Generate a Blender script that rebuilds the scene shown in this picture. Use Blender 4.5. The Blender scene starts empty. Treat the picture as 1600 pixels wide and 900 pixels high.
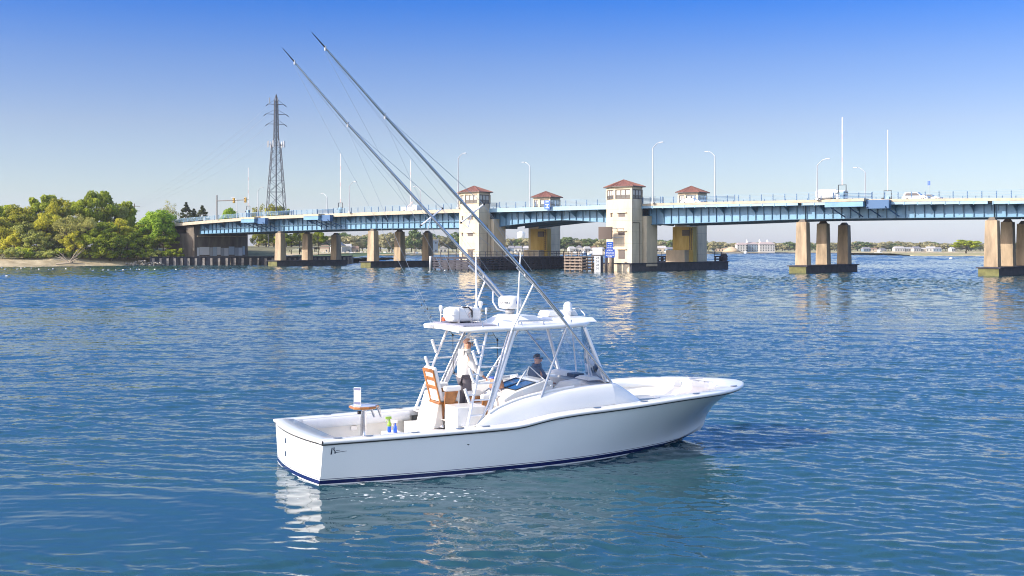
import bpy, bmesh, math, random
import numpy as np
from mathutils import Vector, Matrix
R = math.radians
PI = math.pi
random.seed(7)
rng = np.random.default_rng(11)
scn = bpy.context.scene
col = scn.collection

# ---------------------------------------------------------------- camera, sky, sun, exposure
F = 1850.0; H = 4.8; HY = 388.0
cam_d = bpy.data.cameras.new('camera'); cam = bpy.data.objects.new('camera', cam_d); col.objects.link(cam)
cam.location = (0, 0, H); cam.rotation_euler = (R(90), 0, 0)
cam_d.sensor_width = 36; cam_d.lens = 36 * F / 1600; cam_d.shift_y = (HY - 450) / 1600
cam_d.clip_start = 0.5; cam_d.clip_end = 20000
scn.camera = cam
SUN_EL = R(27); SA, SB = -0.925, -0.38
world = bpy.data.worlds.new('World'); scn.world = world; world.use_nodes = True
wn = world.node_tree.nodes; wl = world.node_tree.links
for n in list(wn): wn.remove(n)
wo = wn.new('ShaderNodeOutputWorld'); bg = wn.new('ShaderNodeBackground'); bg.inputs['Strength'].default_value = 0.15
sky = wn.new('ShaderNodeTexSky'); sky.sky_type = 'NISHITA'; sky.sun_disc = False
sky.sun_elevation = SUN_EL; sky.sun_rotation = math.atan2(SA, SB)
sky.air_density = 1.0; sky.dust_density = 0.6; sky.ozone_density = 2.0
tc = wn.new('ShaderNodeTexCoord'); sp = wn.new('ShaderNodeSeparateXYZ'); rp = wn.new('ShaderNodeValToRGB')
mx = wn.new('ShaderNodeMix'); mx.data_type = 'RGBA'; mx.blend_type = 'MULTIPLY'; mx.inputs[0].default_value = 1
wl.new(tc.outputs['Generated'], sp.inputs[0]); wl.new(sp.outputs['Z'], rp.inputs['Fac'])
cr = rp.color_ramp
SKYR = [(0.0, (0.42, 0.45, 0.68)), (0.0475, (0.40, 0.414, 0.505)), (0.101, (0.351, 0.346, 0.446)), (0.154, (0.225, 0.283, 0.46)), (0.205, (0.060, 0.205, 0.50)), (0.34, (0.22, 0.44, 0.72)), (0.6, (0.36, 0.54, 0.78)), (1.0, (1.8, 1.7, 1.5))]
SKYB = [(0.0, (0.85, 0.84, 1.0)), (0.2, (1.3, 1.1, 1.1)), (0.5, (2.6, 1.7, 1.2)), (1.0, (1.8, 1.7, 1.5))]   # brighter, whiter sky added behind the camera to lift the hull's shaded side
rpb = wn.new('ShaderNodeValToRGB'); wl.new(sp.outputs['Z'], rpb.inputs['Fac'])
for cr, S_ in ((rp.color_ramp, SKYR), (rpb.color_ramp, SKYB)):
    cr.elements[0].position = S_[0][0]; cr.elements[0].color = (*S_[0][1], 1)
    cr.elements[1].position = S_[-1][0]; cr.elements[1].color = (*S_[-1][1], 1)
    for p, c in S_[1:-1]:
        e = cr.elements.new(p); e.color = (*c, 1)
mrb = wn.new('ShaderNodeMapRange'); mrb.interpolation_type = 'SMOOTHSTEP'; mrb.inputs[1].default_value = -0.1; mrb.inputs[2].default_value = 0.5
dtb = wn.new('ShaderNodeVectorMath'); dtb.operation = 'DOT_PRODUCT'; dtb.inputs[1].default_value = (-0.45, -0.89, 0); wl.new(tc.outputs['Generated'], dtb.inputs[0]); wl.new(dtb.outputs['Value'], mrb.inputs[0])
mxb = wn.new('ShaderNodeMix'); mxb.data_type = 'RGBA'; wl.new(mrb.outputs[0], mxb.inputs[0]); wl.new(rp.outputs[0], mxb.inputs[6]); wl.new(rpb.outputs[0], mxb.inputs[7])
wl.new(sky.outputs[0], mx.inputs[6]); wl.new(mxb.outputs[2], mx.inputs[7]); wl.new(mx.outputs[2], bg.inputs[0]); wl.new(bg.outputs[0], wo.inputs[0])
sd = bpy.data.lights.new('sun', 'SUN'); sd.energy = 2.9; sd.angle = R(0.5); sd.color = (1.0, 0.93, 0.82)
sun = bpy.data.objects.new('sun', sd); col.objects.link(sun)
SV = Vector((SA * math.cos(SUN_EL), SB * math.cos(SUN_EL), math.sin(SUN_EL)))
sun.rotation_euler = SV.to_track_quat('Z', 'Y').to_euler(); sun.location = (0, 0, 80)
vs = scn.view_settings; vs.view_transform = 'Standard'; vs.look = 'None'; vs.gamma = 1; vs.exposure = 1.2; vs.use_curve_mapping = False
scn.cycles.filter_width = 1.05; scn.cycles.max_bounces = 8; scn.cycles.transparent_max_bounces = 16

# ---------------------------------------------------------------- materials
MATS = {}
def mat(name, color, rough=0.6, metal=0.0, var=0.0, scale=4.0, spec=0.5, bump=0.0, streak=0.0, color2=None, coat=0.0, emis=None):
    if name in MATS: return MATS[name]
    m = bpy.data.materials.new(name); m.use_nodes = True; nt = m.node_tree; b = nt.nodes['Principled BSDF']
    b.inputs['Roughness'].default_value = rough; b.inputs['Metallic'].default_value = metal
    b.inputs['Specular IOR Level'].default_value = spec; b.inputs['Coat Weight'].default_value = coat
    b.inputs['Base Color'].default_value = (*color, 1)
    if var > 0 or color2 or streak > 0 or bump > 0:
        t = nt.nodes.new('ShaderNodeTexCoord'); mp = nt.nodes.new('ShaderNodeMapping'); nt.links.new(t.outputs['Object'], mp.inputs[0])
        if streak > 0: mp.inputs['Scale'].default_value = (1, 1, streak)
        n = nt.nodes.new('ShaderNodeTexNoise'); n.inputs['Scale'].default_value = scale; n.inputs['Detail'].default_value = 6; n.inputs['Roughness'].default_value = 0.62
        nt.links.new(mp.outputs[0], n.inputs['Vector'])
        r = nt.nodes.new('ShaderNodeValToRGB'); nt.links.new(n.outputs['Fac'], r.inputs[0])
        r.color_ramp.elements[0].position = 0.34; r.color_ramp.elements[1].position = 0.68
        c2 = color2 if color2 else tuple(min(1, k * (1 + var)) for k in color)
        c1 = tuple(k * (1 - var) for k in color)
        r.color_ramp.elements[0].color = (*c1, 1); r.color_ramp.elements[1].color = (*c2, 1)
        nt.links.new(r.outputs[0], b.inputs['Base Color'])
        if bump > 0:
            bp = nt.nodes.new('ShaderNodeBump'); bp.inputs['Strength'].default_value = bump; bp.inputs['Distance'].default_value = 0.05
            nt.links.new(n.outputs['Fac'], bp.inputs['Height']); nt.links.new(bp.outputs[0], b.inputs['Normal'])
    MATS[name] = m; return m

def leaf_mat(name, c1, c2, transl=0.35, scale=0.25):
    m = bpy.data.materials.new(name); m.use_nodes = True; nt = m.node_tree; b = nt.nodes['Principled BSDF']; out = nt.nodes['Material Output']
    g = nt.nodes.new('ShaderNodeNewGeometry'); n = nt.nodes.new('ShaderNodeTexNoise'); n.inputs['Scale'].default_value = scale; n.inputs['Detail'].default_value = 4
    oi = nt.nodes.new('ShaderNodeObjectInfo')
    nt.links.new(g.outputs['Position'], n.inputs['Vector'])
    ad = nt.nodes.new('ShaderNodeMath'); ad.operation = 'MULTIPLY_ADD'; ad.inputs[1].default_value = 0.35; 
    nt.links.new(g.outputs['Random Per Island'], ad.inputs[0]); nt.links.new(n.outputs['Fac'], ad.inputs[2])
    ad2 = nt.nodes.new('ShaderNodeMath'); ad2.operation = 'MULTIPLY_ADD'; ad2.inputs[1].default_value = 0.25
    nt.links.new(oi.outputs['Random'], ad2.inputs[0]); nt.links.new(ad.outputs[0], ad2.inputs[2])
    r = nt.nodes.new('ShaderNodeValToRGB'); r.color_ramp.elements[0].position = 0.45; r.color_ramp.elements[1].position = 1.0
    r.color_ramp.elements[0].color = (*c1, 1); r.color_ramp.elements[1].color = (*c2, 1)
    nt.links.new(ad2.outputs[0], r.inputs[0]); nt.links.new(r.outputs[0], b.inputs['Base Color']); b.inputs['Roughness'].default_value = 0.6; b.inputs['Specular IOR Level'].default_value = 0.25
    tr = nt.nodes.new('ShaderNodeBsdfTranslucent'); nt.links.new(r.outputs[0], tr.inputs[0])
    ms = nt.nodes.new('ShaderNodeMixShader'); ms.inputs[0].default_value = transl
    nt.links.new(b.outputs[0], ms.inputs[1]); nt.links.new(tr.outputs[0], ms.inputs[2]); nt.links.new(ms.outputs[0], out.inputs[0])
    MATS[name] = m; return m

GEL = mat('white_gelcoat', (0.76, 0.76, 0.75), 0.22, coat=0.3, var=0.02, scale=2)
GELM = mat('white_nonskid', (0.80, 0.79, 0.76), 0.55, var=0.03, scale=9)
PAD = mat('white_vinyl_pad', (0.78, 0.78, 0.77), 0.45)
ALU = mat('white_powder_coated_tube', (0.80, 0.80, 0.82), 0.25, coat=0.3)
POL = mat('polished_aluminium', (0.50, 0.52, 0.55), 0.22, metal=0.75)
STEEL = mat('stainless_steel', (0.6, 0.6, 0.62), 0.2, metal=1.0)
BLK = mat('black_plastic', (0.02, 0.02, 0.024), 0.4)
NAVY = mat('navy_paint', (0.006, 0.012, 0.09), 0.3)
TEAK = mat('varnished_teak', (0.36, 0.14, 0.035), 0.28, var=0.35, scale=6, coat=0.5)
SKIN = mat('skin', (0.55, 0.28, 0.19), 0.5)
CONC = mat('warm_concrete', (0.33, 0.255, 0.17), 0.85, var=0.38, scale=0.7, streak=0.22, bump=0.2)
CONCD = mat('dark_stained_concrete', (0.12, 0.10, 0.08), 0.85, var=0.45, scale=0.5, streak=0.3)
CREAM = mat('cream_panel', (0.60, 0.50, 0.355), 0.75, var=0.2, scale=0.45, streak=0.3)
KERB = mat('kerb_concrete', (0.40, 0.35, 0.27), 0.8, var=0.15, scale=0.8)
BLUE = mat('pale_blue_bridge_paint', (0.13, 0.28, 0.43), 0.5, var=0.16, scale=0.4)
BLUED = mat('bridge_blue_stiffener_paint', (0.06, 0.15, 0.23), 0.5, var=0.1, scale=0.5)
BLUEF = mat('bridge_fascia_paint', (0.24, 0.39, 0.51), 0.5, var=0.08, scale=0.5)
BLUES = mat('strong_blue_paint', (0.03, 0.10, 0.23), 0.5)
ROOF = mat('red_brown_roof', (0.20, 0.085, 0.06), 0.6, var=0.12, scale=0.8)
WIN = mat('tower_window_glass', (0.10, 0.10, 0.10), 0.12)
FRAME = mat('bronze_window_frame', (0.10, 0.08, 0.07), 0.5)
GREY = mat('galvanised_steel', (0.42, 0.43, 0.45), 0.45, metal=0.5)
PYL = mat('weathered_lattice_steel', (0.07, 0.075, 0.09), 0.7)
WOODD = mat('dark_timber', (0.035, 0.035, 0.05), 0.8, var=0.4, scale=1.2)
WOODL = mat('weathered_timber', (0.20, 0.16, 0.13), 0.85, var=0.4, scale=1.5)
ALGAE = mat('algae_green_concrete', (0.12, 0.12, 0.045), 0.9, var=0.3, scale=1.0)
YELL = mat('rust_yellow_pier', (0.72, 0.45, 0.09), 0.8, var=0.25, scale=0.5, streak=0.25, color2=(0.80, 0.60, 0.22))
ASPH = mat('asphalt', (0.06, 0.06, 0.06), 0.85, var=0.15, scale=2)
BARK = mat('bark', (0.10, 0.075, 0.05), 0.9, var=0.3, scale=3)
WHT = mat('white_paint', (0.75, 0.75, 0.74), 0.45)
SIGNB = mat('blue_sign', (0.02, 0.10, 0.50), 0.45)

# ---------------------------------------------------------------- mesh builder
class MB:
    def __init__(s): s.v = []; s.f = []; s.m = []; s.s = []
    def add(s, vs, fs, mi=0, sm=False):
        o = len(s.v); s.v.extend([tuple(v) for v in vs])
        for f in fs: s.f.append(tuple(i + o for i in f)); s.m.append(mi); s.s.append(sm)
        return s
    def box(s, x0, x1, y0, y1, z0, z1, mi=0, T=None):
        vs = [Vector((x, y, z)) for x in (x0, x1) for y in (y0, y1) for z in (z0, z1)]
        if T is not None: vs = [T @ v for v in vs]
        return s.add(vs, [(0, 1, 3, 2), (4, 6, 7, 5), (0, 4, 5, 1), (2, 3, 7, 6), (0, 2, 6, 4), (1, 5, 7, 3)], mi)
    def tbox(s, b, t, z0, z1, mi=0):
        vs = [(x, y, z0) for x in b[:2] for y in b[2:]] + [(x, y, z1) for x in t[:2] for y in t[2:]]
        return s.add(vs, [(0, 2, 3, 1), (4, 5, 7, 6), (0, 4, 6, 2), (1, 3, 7, 5), (0, 1, 5, 4), (2, 6, 7, 3)], mi)
    def tube(s, pts, r, seg=8, mi=0, cap=True):
        pts = [Vector(p) for p in pts]; n = len(pts)
        rs = r if isinstance(r, (list, tuple)) else [r] * n
        ring = []; prev = None
        for i, p in enumerate(pts):
            d = (pts[min(i + 1, n - 1)] - pts[max(i - 1, 0)]).normalized()
            if prev is None:
                u = d.orthogonal().normalized()
            else:
                u = (prev - d * prev.dot(d)); u = u.normalized() if u.length > 1e-6 else d.orthogonal().normalized()
            prev = u; w = d.cross(u)
            ring.append([p + (u * math.cos(2 * PI * k / seg) + w * math.sin(2 * PI * k / seg)) * rs[i] for k in range(seg)])
        vs = [v for q in ring for v in q]; fs = []
        for i in range(n - 1):
            for k in range(seg):
                a = i * seg + k; b = i * seg + (k + 1) % seg; fs.append((a, b, b + seg, a + seg))
        s.add(vs, fs, mi, True)
        if cap:
            s.add(ring[0], [tuple(reversed(range(seg)))], mi); s.add(ring[-1], [tuple(range(seg))], mi)
        return s
    def bar(s, a, b, w, h=None, mi=0):
        a = Vector(a); b = Vector(b); d = b - a; L = d.length
        if L < 1e-6: return s
        q = d.to_track_quat('X', 'Z').to_matrix().to_4x4(); h = h or w
        return s.box(0, L, -w / 2, w / 2, -h / 2, h / 2, mi, Matrix.Translation(a) @ q)
    def lathe(s, prof, c=(0, 0, 0), seg=20, mi=0, T=None, sm=True):
        n = len(prof); vs = []
        for r, z in prof:
            for k in range(seg):
                v = Vector((r * math.cos(2 * PI * k / seg), r * math.sin(2 * PI * k / seg), z))
                if T is not None: v = T @ v
                vs.append(v + Vector(c))
        fs = [(i * seg + k, i * seg + (k + 1) % seg, (i + 1) * seg + (k + 1) % seg, (i + 1) * seg + k) for i in range(n - 1) for k in range(seg)]
        fs2 = [tuple(reversed(range(seg))), tuple(range((n - 1) * seg, n * seg))]
        s.add(vs, fs, mi, sm); o = len(s.v) - len(vs)
        for f in fs2: s.f.append(tuple(i + o for i in f)); s.m.append(mi); s.s.append(False)
        return s
    def prism(s, poly, z0, z1, mi=0, scale_top=1.0):
        n = len(poly); cx = sum(p[0] for p in poly) / n; cy = sum(p[1] for p in poly) / n
        vs = [(x, y, z0) for x, y in poly] + [(cx + (x - cx) * scale_top, cy + (y - cy) * scale_top, z1) for x, y in poly]
        fs = [tuple(reversed(range(n))), tuple(range(n, 2 * n))] + [(i, (i + 1) % n, (i + 1) % n + n, i + n) for i in range(n)]
        return s.add(vs, fs, mi)
    def grid(s, P, mi=0, sm=True, flip=False):
        a = len(P); b = len(P[0]); vs = [v for row in P for v in row]; fs = []
        for i in range(a - 1):
            for j in range(b - 1):
                q = (i * b + j, (i + 1) * b + j, (i + 1) * b + j + 1, i * b + j + 1)
                fs.append(tuple(reversed(q)) if flip else q)
        return s.add(vs, fs, mi, sm)
    def build(s, name, mats, parent=None, bevel=0.0, loc=None, rotz=0.0, seg=2):
        me = bpy.data.meshes.new(name); me.from_pydata([tuple(v) for v in s.v], [], s.f)
        if not isinstance(mats, (list, tuple)): mats = [mats]
        for m in mats: me.materials.append(m)
        me.polygons.foreach_set('material_index', s.m); me.polygons.foreach_set('use_smooth', s.s)
        me.validate(); me.update()
        o = bpy.data.objects.new(name, me); col.objects.link(o)
        if parent: o.parent = parent
        if loc is not None: o.location = loc
        o.rotation_euler[2] = rotz
        if bevel > 0:
            md = o.modifiers.new('bevel', 'BEVEL'); md.width = bevel; md.segments = seg; md.limit_method = 'ANGLE'; md.angle_limit = R(40)
        return o
def tag(o, label=None, cat=None, group=None, kind=None):
    if label: o['label'] = label
    if cat: o['category'] = cat
    if group: o['group'] = group
    if kind: o['kind'] = kind
    return o
def empty(name, loc=(0, 0, 0), rz=0, label=None, cat=None, group=None):
    o = bpy.data.objects.new(name, None); col.objects.link(o); o.location = loc; o.rotation_euler[2] = rz; o.empty_display_size = 0.2
    return tag(o, label, cat, group)
def copy_tree(o, parent=None):
    c = o.copy(); col.objects.link(c); c.parent = parent
    for ch in [k for k in bpy.data.objects if k.parent == o]: copy_tree(ch, c)
    return c
def text_mesh(txt, size):
    cu = bpy.data.curves.new('t', 'FONT'); cu.body = txt; cu.size = size; cu.align_x = 'CENTER'; cu.align_y = 'CENTER'; cu.extrude = 0.002; cu.resolution_u = 3
    o = bpy.data.objects.new('t', cu); col.objects.link(o); dg = bpy.context.evaluated_depsgraph_get()
    me = bpy.data.meshes.new_from_object(o.evaluated_get(dg)); bpy.data.objects.remove(o); return me
def P(px, py, Y): return Vector(((px - 800) / F * Y, Y, H + (HY - py) / F * Y))
def lerp(a, b, t): return a + (b - a) * t
def ip(x, xs, ys):   # monotone cubic-ish interpolation
    xs = np.array(xs, float); ys = np.array(ys, float)
    if x <= xs[0]: return float(ys[0])
    if x >= xs[-1]: return float(ys[-1])
    i = int(np.searchsorted(xs, x) - 1); h = xs[i + 1] - xs[i]; d = np.diff(ys) / np.diff(xs)
    def m(k):
        if k == 0: return d[0]
        if k == len(xs) - 1: return d[-1]
        return 0 if d[k - 1] * d[k] <= 0 else 2 * d[k - 1] * d[k] / (d[k - 1] + d[k])
    t = (x - xs[i]) / h; m0 = m(i) * h; m1 = m(i + 1) * h
    return float((2 * t**3 - 3 * t**2 + 1) * ys[i] + (t**3 - 2 * t**2 + t) * m0 + (-2 * t**3 + 3 * t**2) * ys[i + 1] + (t**3 - t**2) * m1)

# ---------------------------------------------------------------- water
def make_water():
    VV = []; QQ = []; base = 0
    def patch(xs, ys, zf=None):
        nonlocal base
        X, Y = np.meshgrid(xs, ys, indexing='xy'); Z = np.zeros_like(X) if zf is None else zf(X, Y)
        ny, nx = X.shape; VV.append(np.stack([X, Y, Z], -1).reshape(-1, 3))
        i = (np.arange(ny - 1)[:, None] * nx + np.arange(nx - 1)[None, :]).ravel() + base
        QQ.append(np.stack([i, i + 1, i + nx + 1, i + nx], -1)); base += nx * ny
    def waves(X, Y, n, l0, lr, slope, seed, spread=.75):
        r = np.random.default_rng(seed); Z = np.zeros_like(X)
        for k in range(n):
            lam = l0 * (lr ** r.random()); th = r.normal(1.2, spread); kk = 2 * PI / lam
            a = slope * math.sqrt(2 / n) * lam / (2 * PI) * (1.25 if lam < l0 * 3 else .85)
            Z += a * np.sin(kk * (X * math.cos(th) + Y * math.sin(th)) + .25 * kk * (.25 * np.sin(Y * .6 / l0 * .3 + k) + .25 * np.sin(X * .5 / l0 * .3 + 2 * k)) + r.random() * 6.28)
        return Z
    def edge(X, Y, hx, y0, y1, fx, fa, fb): return np.clip((hx - np.abs(X)) / fx, 0, 1) * np.clip((Y - y0) / fa, 0, 1) * np.clip((y1 - Y) / fb, 0, 1)
    def near(X, Y):
        Z = waves(X, Y, 130, .17, 5, .165, 5, .5) + waves(X, Y, 16, 1.5, 3, .035, 6)
        Z *= .8 + .3 * np.sin(X * .11 + 1.7 * np.sin(Y * .05)) * np.sin(Y * .13 + .6) + .2 * np.sin(X * .31 - Y * .22)
        calm = 1 - .85 * np.exp(-(np.abs((X + 7.6) / 5.6) ** 3 + np.abs((Y - 21.0 + .12 * (X + 7)) / 2.9) ** 3)) - .35 * np.exp(-(((X + .5) / 4.5) ** 2 + ((Y - 22.0) / 2.0) ** 2))
        Z *= calm * np.clip(1.12 - (Y - 30) * .006, .72, 1)
        rr = np.hypot(X + 2.0, Y - 19.6); Z += .006 * np.sin(rr * 2 * PI / .62) * np.exp(-((rr - 3.0) / 2.0) ** 2) * (X > -4)
        rr = np.hypot((X + 8.0) * .55, Y - 20.5); Z += .008 * np.sin(rr * 2 * PI / 1.3 + 1.8 * np.sin(X * .8 + .5 * Y) + 1.2 * np.sin(Y * 1.3)) + .0018 * np.sin(rr * 2 * PI / .36 + 2.5 * np.sin(X * .9 + Y * .4)) + .5 * waves(X, Y, 30, .12, 4, .06, 12, 1.0) * np.exp(-(rr / 4.0) ** 2)
        return Z * edge(X, Y, 41, 13, 95, 3, 2, .8)
    ys = [13.0]
    while ys[-1] < 95: ys.append(ys[-1] + .065 + (ys[-1] - 13) * .0024)
    ys[-1] = 95.0
    patch(np.linspace(-41, 41, 980), np.array(ys), near)
    ys = [95.0]
    while ys[-1] < 430: ys.append(ys[-1] + .33 + (ys[-1] - 95) * .0016)
    ys[-1] = 430.0
    patch(np.linspace(-195, 195, 860), np.array(ys), lambda X, Y: waves(X, Y, 70, .9, 3.2, .125, 8, .5) * (.75 + .4 * np.sin(X * .05 + np.sin(Y * .03)) * np.sin(Y * .045)) * edge(X, Y, 195, 95, 430, 6, .8, 8))
    patch(np.linspace(-560, 560, 520), np.linspace(430, 1180, 360), lambda X, Y: waves(X, Y, 40, 5.0, 2.5, .085, 9, .4) * edge(X, Y, 560, 430, 1180, 20, 6, 60))
    patch(np.array([-3000., 3000.]), np.array([-900., 13.])); patch(np.array([-3000., 3000.]), np.array([1180., 3200.]))
    for hx, y0, y1 in ((41., 13., 95.), (195., 95., 430.), (560., 430., 1180.)):
        patch(np.array([-3000., -hx]), np.array([y0, y1])); patch(np.array([hx, 3000.]), np.array([y0, y1]))
    V = np.concatenate(VV); q = np.concatenate(QQ).ravel()
    me = bpy.data.meshes.new('water'); me.vertices.add(len(V)); me.vertices.foreach_set('co', V.ravel().astype(np.float32))
    me.loops.add(len(q)); me.loops.foreach_set('vertex_index', q.astype(np.int32))
    me.polygons.add(len(q) // 4); me.polygons.foreach_set('loop_start', np.arange(0, len(q), 4, dtype=np.int32)); me.polygons.foreach_set('loop_total', np.full(len(q) // 4, 4, dtype=np.int32))
    me.polygons.foreach_set('use_smooth', np.ones(len(q) // 4, dtype=bool))
    me.update()
    m = bpy.data.materials.new('river_water'); m.use_nodes = True; nt = m.node_tree; N = nt.nodes; L = nt.links; b = N['Principled BSDF']
    b.inputs['Base Color'].default_value = (0.016, 0.060, 0.074, 1); b.inputs['Roughness'].default_value = 0.04; b.inputs['IOR'].default_value = 1.34
    g = N.new('ShaderNodeNewGeometry')
    def noise(scale, sc=(1, 1, 1), det=3, rot=0.0):
        mp = N.new('ShaderNodeMapping'); mp.inputs['Scale'].default_value = sc; mp.inputs['Rotation'].default_value = (0, 0, rot); L.new(g.outputs['Position'], mp.inputs[0])
        n = N.new('ShaderNodeTexNoise'); n.inputs['Scale'].default_value = scale; n.inputs['Detail'].default_value = det; n.inputs['Roughness'].default_value = 0.55; L.new(mp.outputs[0], n.inputs['Vector']); return n
    n1 = noise(7.5, (1, 1.7, 1), 4, 0.3); n2 = noise(1.3, (0.8, 1.5, 1), 4, -0.2); n3 = noise(0.02, (0.28, 1.6, 1), 3, 0.12)
    def mth(op, a, bb=None, c=None):
        k = N.new('ShaderNodeMath'); k.operation = op
        for i_, v in enumerate((a, bb, c)):
            if v is None: continue
            if isinstance(v, (int, float)): k.inputs[i_].default_value = v
            else: L.new(v, k.inputs[i_])
        return k.outputs[0]
    r3 = N.new('ShaderNodeMapRange'); r3.inputs[1].default_value = 0.38; r3.inputs[2].default_value = 0.62; r3.inputs[3].default_value = 0.5; r3.inputs[4].default_value = 1.1; L.new(n3.outputs['Fac'], r3.inputs[0])
    # open water beyond the modelled ripples keeps the same chop through the bump
    sy = N.new('ShaderNodeSeparateXYZ'); L.new(g.outputs['Position'], sy.inputs[0])
    dist = N.new('ShaderNodeMapRange'); dist.inputs[1].default_value = 70; dist.inputs[2].default_value = 240; dist.inputs[3].default_value = 0.15; dist.inputs[4].default_value = 1.0; L.new(sy.outputs['Y'], dist.inputs[0])
    def slope(n, amp):
        a = N.new('ShaderNodeVectorMath'); a.operation = 'SUBTRACT'; a.inputs[1].default_value = (.5, .5, .5); L.new(n.outputs['Color'], a.inputs[0])
        b_ = N.new('ShaderNodeVectorMath'); b_.operation = 'MULTIPLY'; L.new(a.outputs[0], b_.inputs[0]); cx = N.new('ShaderNodeCombineXYZ'); L.new(amp, cx.inputs[0]); L.new(amp, cx.inputs[1]); L.new(cx.outputs[0], b_.inputs[1]); return b_.outputs[0]
    cv = N.new('ShaderNodeVectorMath'); cv.operation = 'SUBTRACT'; cv.inputs[1].default_value = (-7.6, 21.0, 0); L.new(g.outputs['Position'], cv.inputs[0])
    cs_ = N.new('ShaderNodeVectorMath'); cs_.operation = 'MULTIPLY'; cs_.inputs[1].default_value = (1 / 6.5, 1 / 3.3, 0); L.new(cv.outputs[0], cs_.inputs[0])
    cl = N.new('ShaderNodeVectorMath'); cl.operation = 'LENGTH'; L.new(cs_.outputs[0], cl.inputs[0])
    cm = N.new('ShaderNodeMapRange'); cm.interpolation_type = 'SMOOTHSTEP'; cm.inputs[1].default_value = 0.6; cm.inputs[2].default_value = 1.15; cm.inputs[3].default_value = 0.12; cm.inputs[4].default_value = 1.0; L.new(cl.outputs['Value'], cm.inputs[0])
    s1 = slope(n1, mth('MULTIPLY', mth('MULTIPLY', r3.outputs[0], cm.outputs[0]), 0.30)); s2 = slope(n2, mth('MULTIPLY', r3.outputs[0], mth('MULTIPLY', dist.outputs[0], 0.75)))
    va = N.new('ShaderNodeVectorMath'); L.new(s1, va.inputs[0]); L.new(s2, va.inputs[1]); vb = N.new('ShaderNodeVectorMath'); L.new(va.outputs[0], vb.inputs[0]); L.new(g.outputs['Normal'], vb.inputs[1])
    vn = N.new('ShaderNodeVectorMath'); vn.operation = 'NORMALIZE'; L.new(vb.outputs[0], vn.inputs[0]); L.new(vn.outputs[0], b.inputs['Normal'])
    # flecks of foam by the quarter of the boat
    fx = N.new('ShaderNodeVectorMath'); fx.operation = 'SUBTRACT'; fx.inputs[1].default_value = (-1.9, 23.0, 0); L.new(g.outputs['Position'], fx.inputs[0])
    fs = N.new('ShaderNodeVectorMath'); fs.operation = 'MULTIPLY'; fs.inputs[1].default_value = (0.36, 0.85, 0); L.new(fx.outputs[0], fs.inputs[0])
    ln = N.new('ShaderNodeVectorMath'); ln.operation = 'LENGTH'; L.new(fs.outputs[0], ln.inputs[0])
    nf = noise(6.0, (1, 1.5, 1), 9, 0.5)
    th = mth('MULTIPLY_ADD', ln.outputs['Value'], -0.16, nf.outputs['Fac'])
    # thin broken lather along the starboard waterline
    vr = N.new('ShaderNodeVectorRotate'); vr.rotation_type = 'Z_AXIS'; vr.inputs['Center'].default_value = (-3.9, 24.0, 0); vr.inputs['Angle'].default_value = -math.atan2(6.0, 8.55); L.new(g.outputs['Position'], vr.inputs['Vector'])
    sp2 = N.new('ShaderNodeSeparateXYZ'); L.new(vr.outputs[0], sp2.inputs[0])
    off = mth('ABSOLUTE', mth('SUBTRACT', sp2.outputs['Y'], 23.72)); inx = mth('ABSOLUTE', mth('SUBTRACT', sp2.outputs['X'], -0.6))
    th2 = mth('SUBTRACT', mth('MULTIPLY_ADD', off, -0.22, nf.outputs['Fac']), mth('MULTIPLY', mth('MAXIMUM', mth('SUBTRACT', inx, 2.6), 0), 0.5))
    th = mth('MAXIMUM', th, th2)
    fr = N.new('ShaderNodeMapRange'); fr.inputs[1].default_value = 0.525; fr.inputs[2].default_value = 0.62; L.new(th, fr.inputs[0])
    mxc = N.new('ShaderNodeMix'); mxc.data_type = 'RGBA'; mxc.inputs[6].default_value = (0.016, 0.060, 0.074, 1); mxc.inputs[7].default_value = (0.7, 0.72, 0.72, 1)
    L.new(fr.outputs[0], mxc.inputs[0]); L.new(mxc.outputs[2], b.inputs['Base Color'])
    rgh = mth('MULTIPLY_ADD', fr.outputs[0], 0.6, 0.04); L.new(rgh, b.inputs['Roughness'])
    me.materials.append(m)
    o = bpy.data.objects.new('water', me); col.objects.link(o); tag(o, kind='structure')
make_water()

# ---------------------------------------------------------------- land
SAND = mat('wet_sand', (0.36, 0.28, 0.15), 0.9, var=0.25, scale=0.35, color2=(0.50, 0.41, 0.25))
GRASS = mat('marsh_grass', (0.26, 0.24, 0.10), 0.95, var=0.25, scale=0.06, color2=(0.40, 0.36, 0.17))
SOIL = mat('dark_soil', (0.12, 0.11, 0.05), 0.95, var=0.35, scale=0.3, color2=(0.22, 0.20, 0.09))  # dark soil mottled with a lighter brown
def land(name, front, steps, mats, depth=None, kind='structure'):
    """front: list of (px, Y). steps: list of (distance back, height, material index)"""
    mb = MB(); P_ = []
    for d, z, mi in steps:
        P_.append([(((px - 800) / F * Y) + (0 if d < 500 else 0), Y + d, z + (0.25 * math.sin(i * 1.7 + d) if 1 < d < 60 else 0)) for i, (px, Y) in enumerate(front)])
    for a in range(len(P_) - 1):
        mb.grid([P_[a], P_[a + 1]], mi=steps[a][2], sm=False, flip=True)
    return tag(mb.build(name, mats), kind=kind)
fr = [(-700, 800), (0, 800), (430, 800), (560, 800), (700, 820), (760, 860), (860, 890), (960, 900), (1060, 960), (1130, 1040), (1180, 1090), (1300, 1130), (1420, 1150), (1560, 1150), (1900, 1150), (2900, 1150)]
land('far_shore', fr, [(0, -0.5, 0), (2, 0.5, 0), (12, 1.4, 1), (60, 2.2, 1), (900, 3.0, 1), (1900, 4.0, 1)], [SAND, GRASS])
fr = [(1424, 731), (1440, 722), (1470, 716), (1520, 712), (1600, 706), (1750, 700), (2400, 690)]
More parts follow.
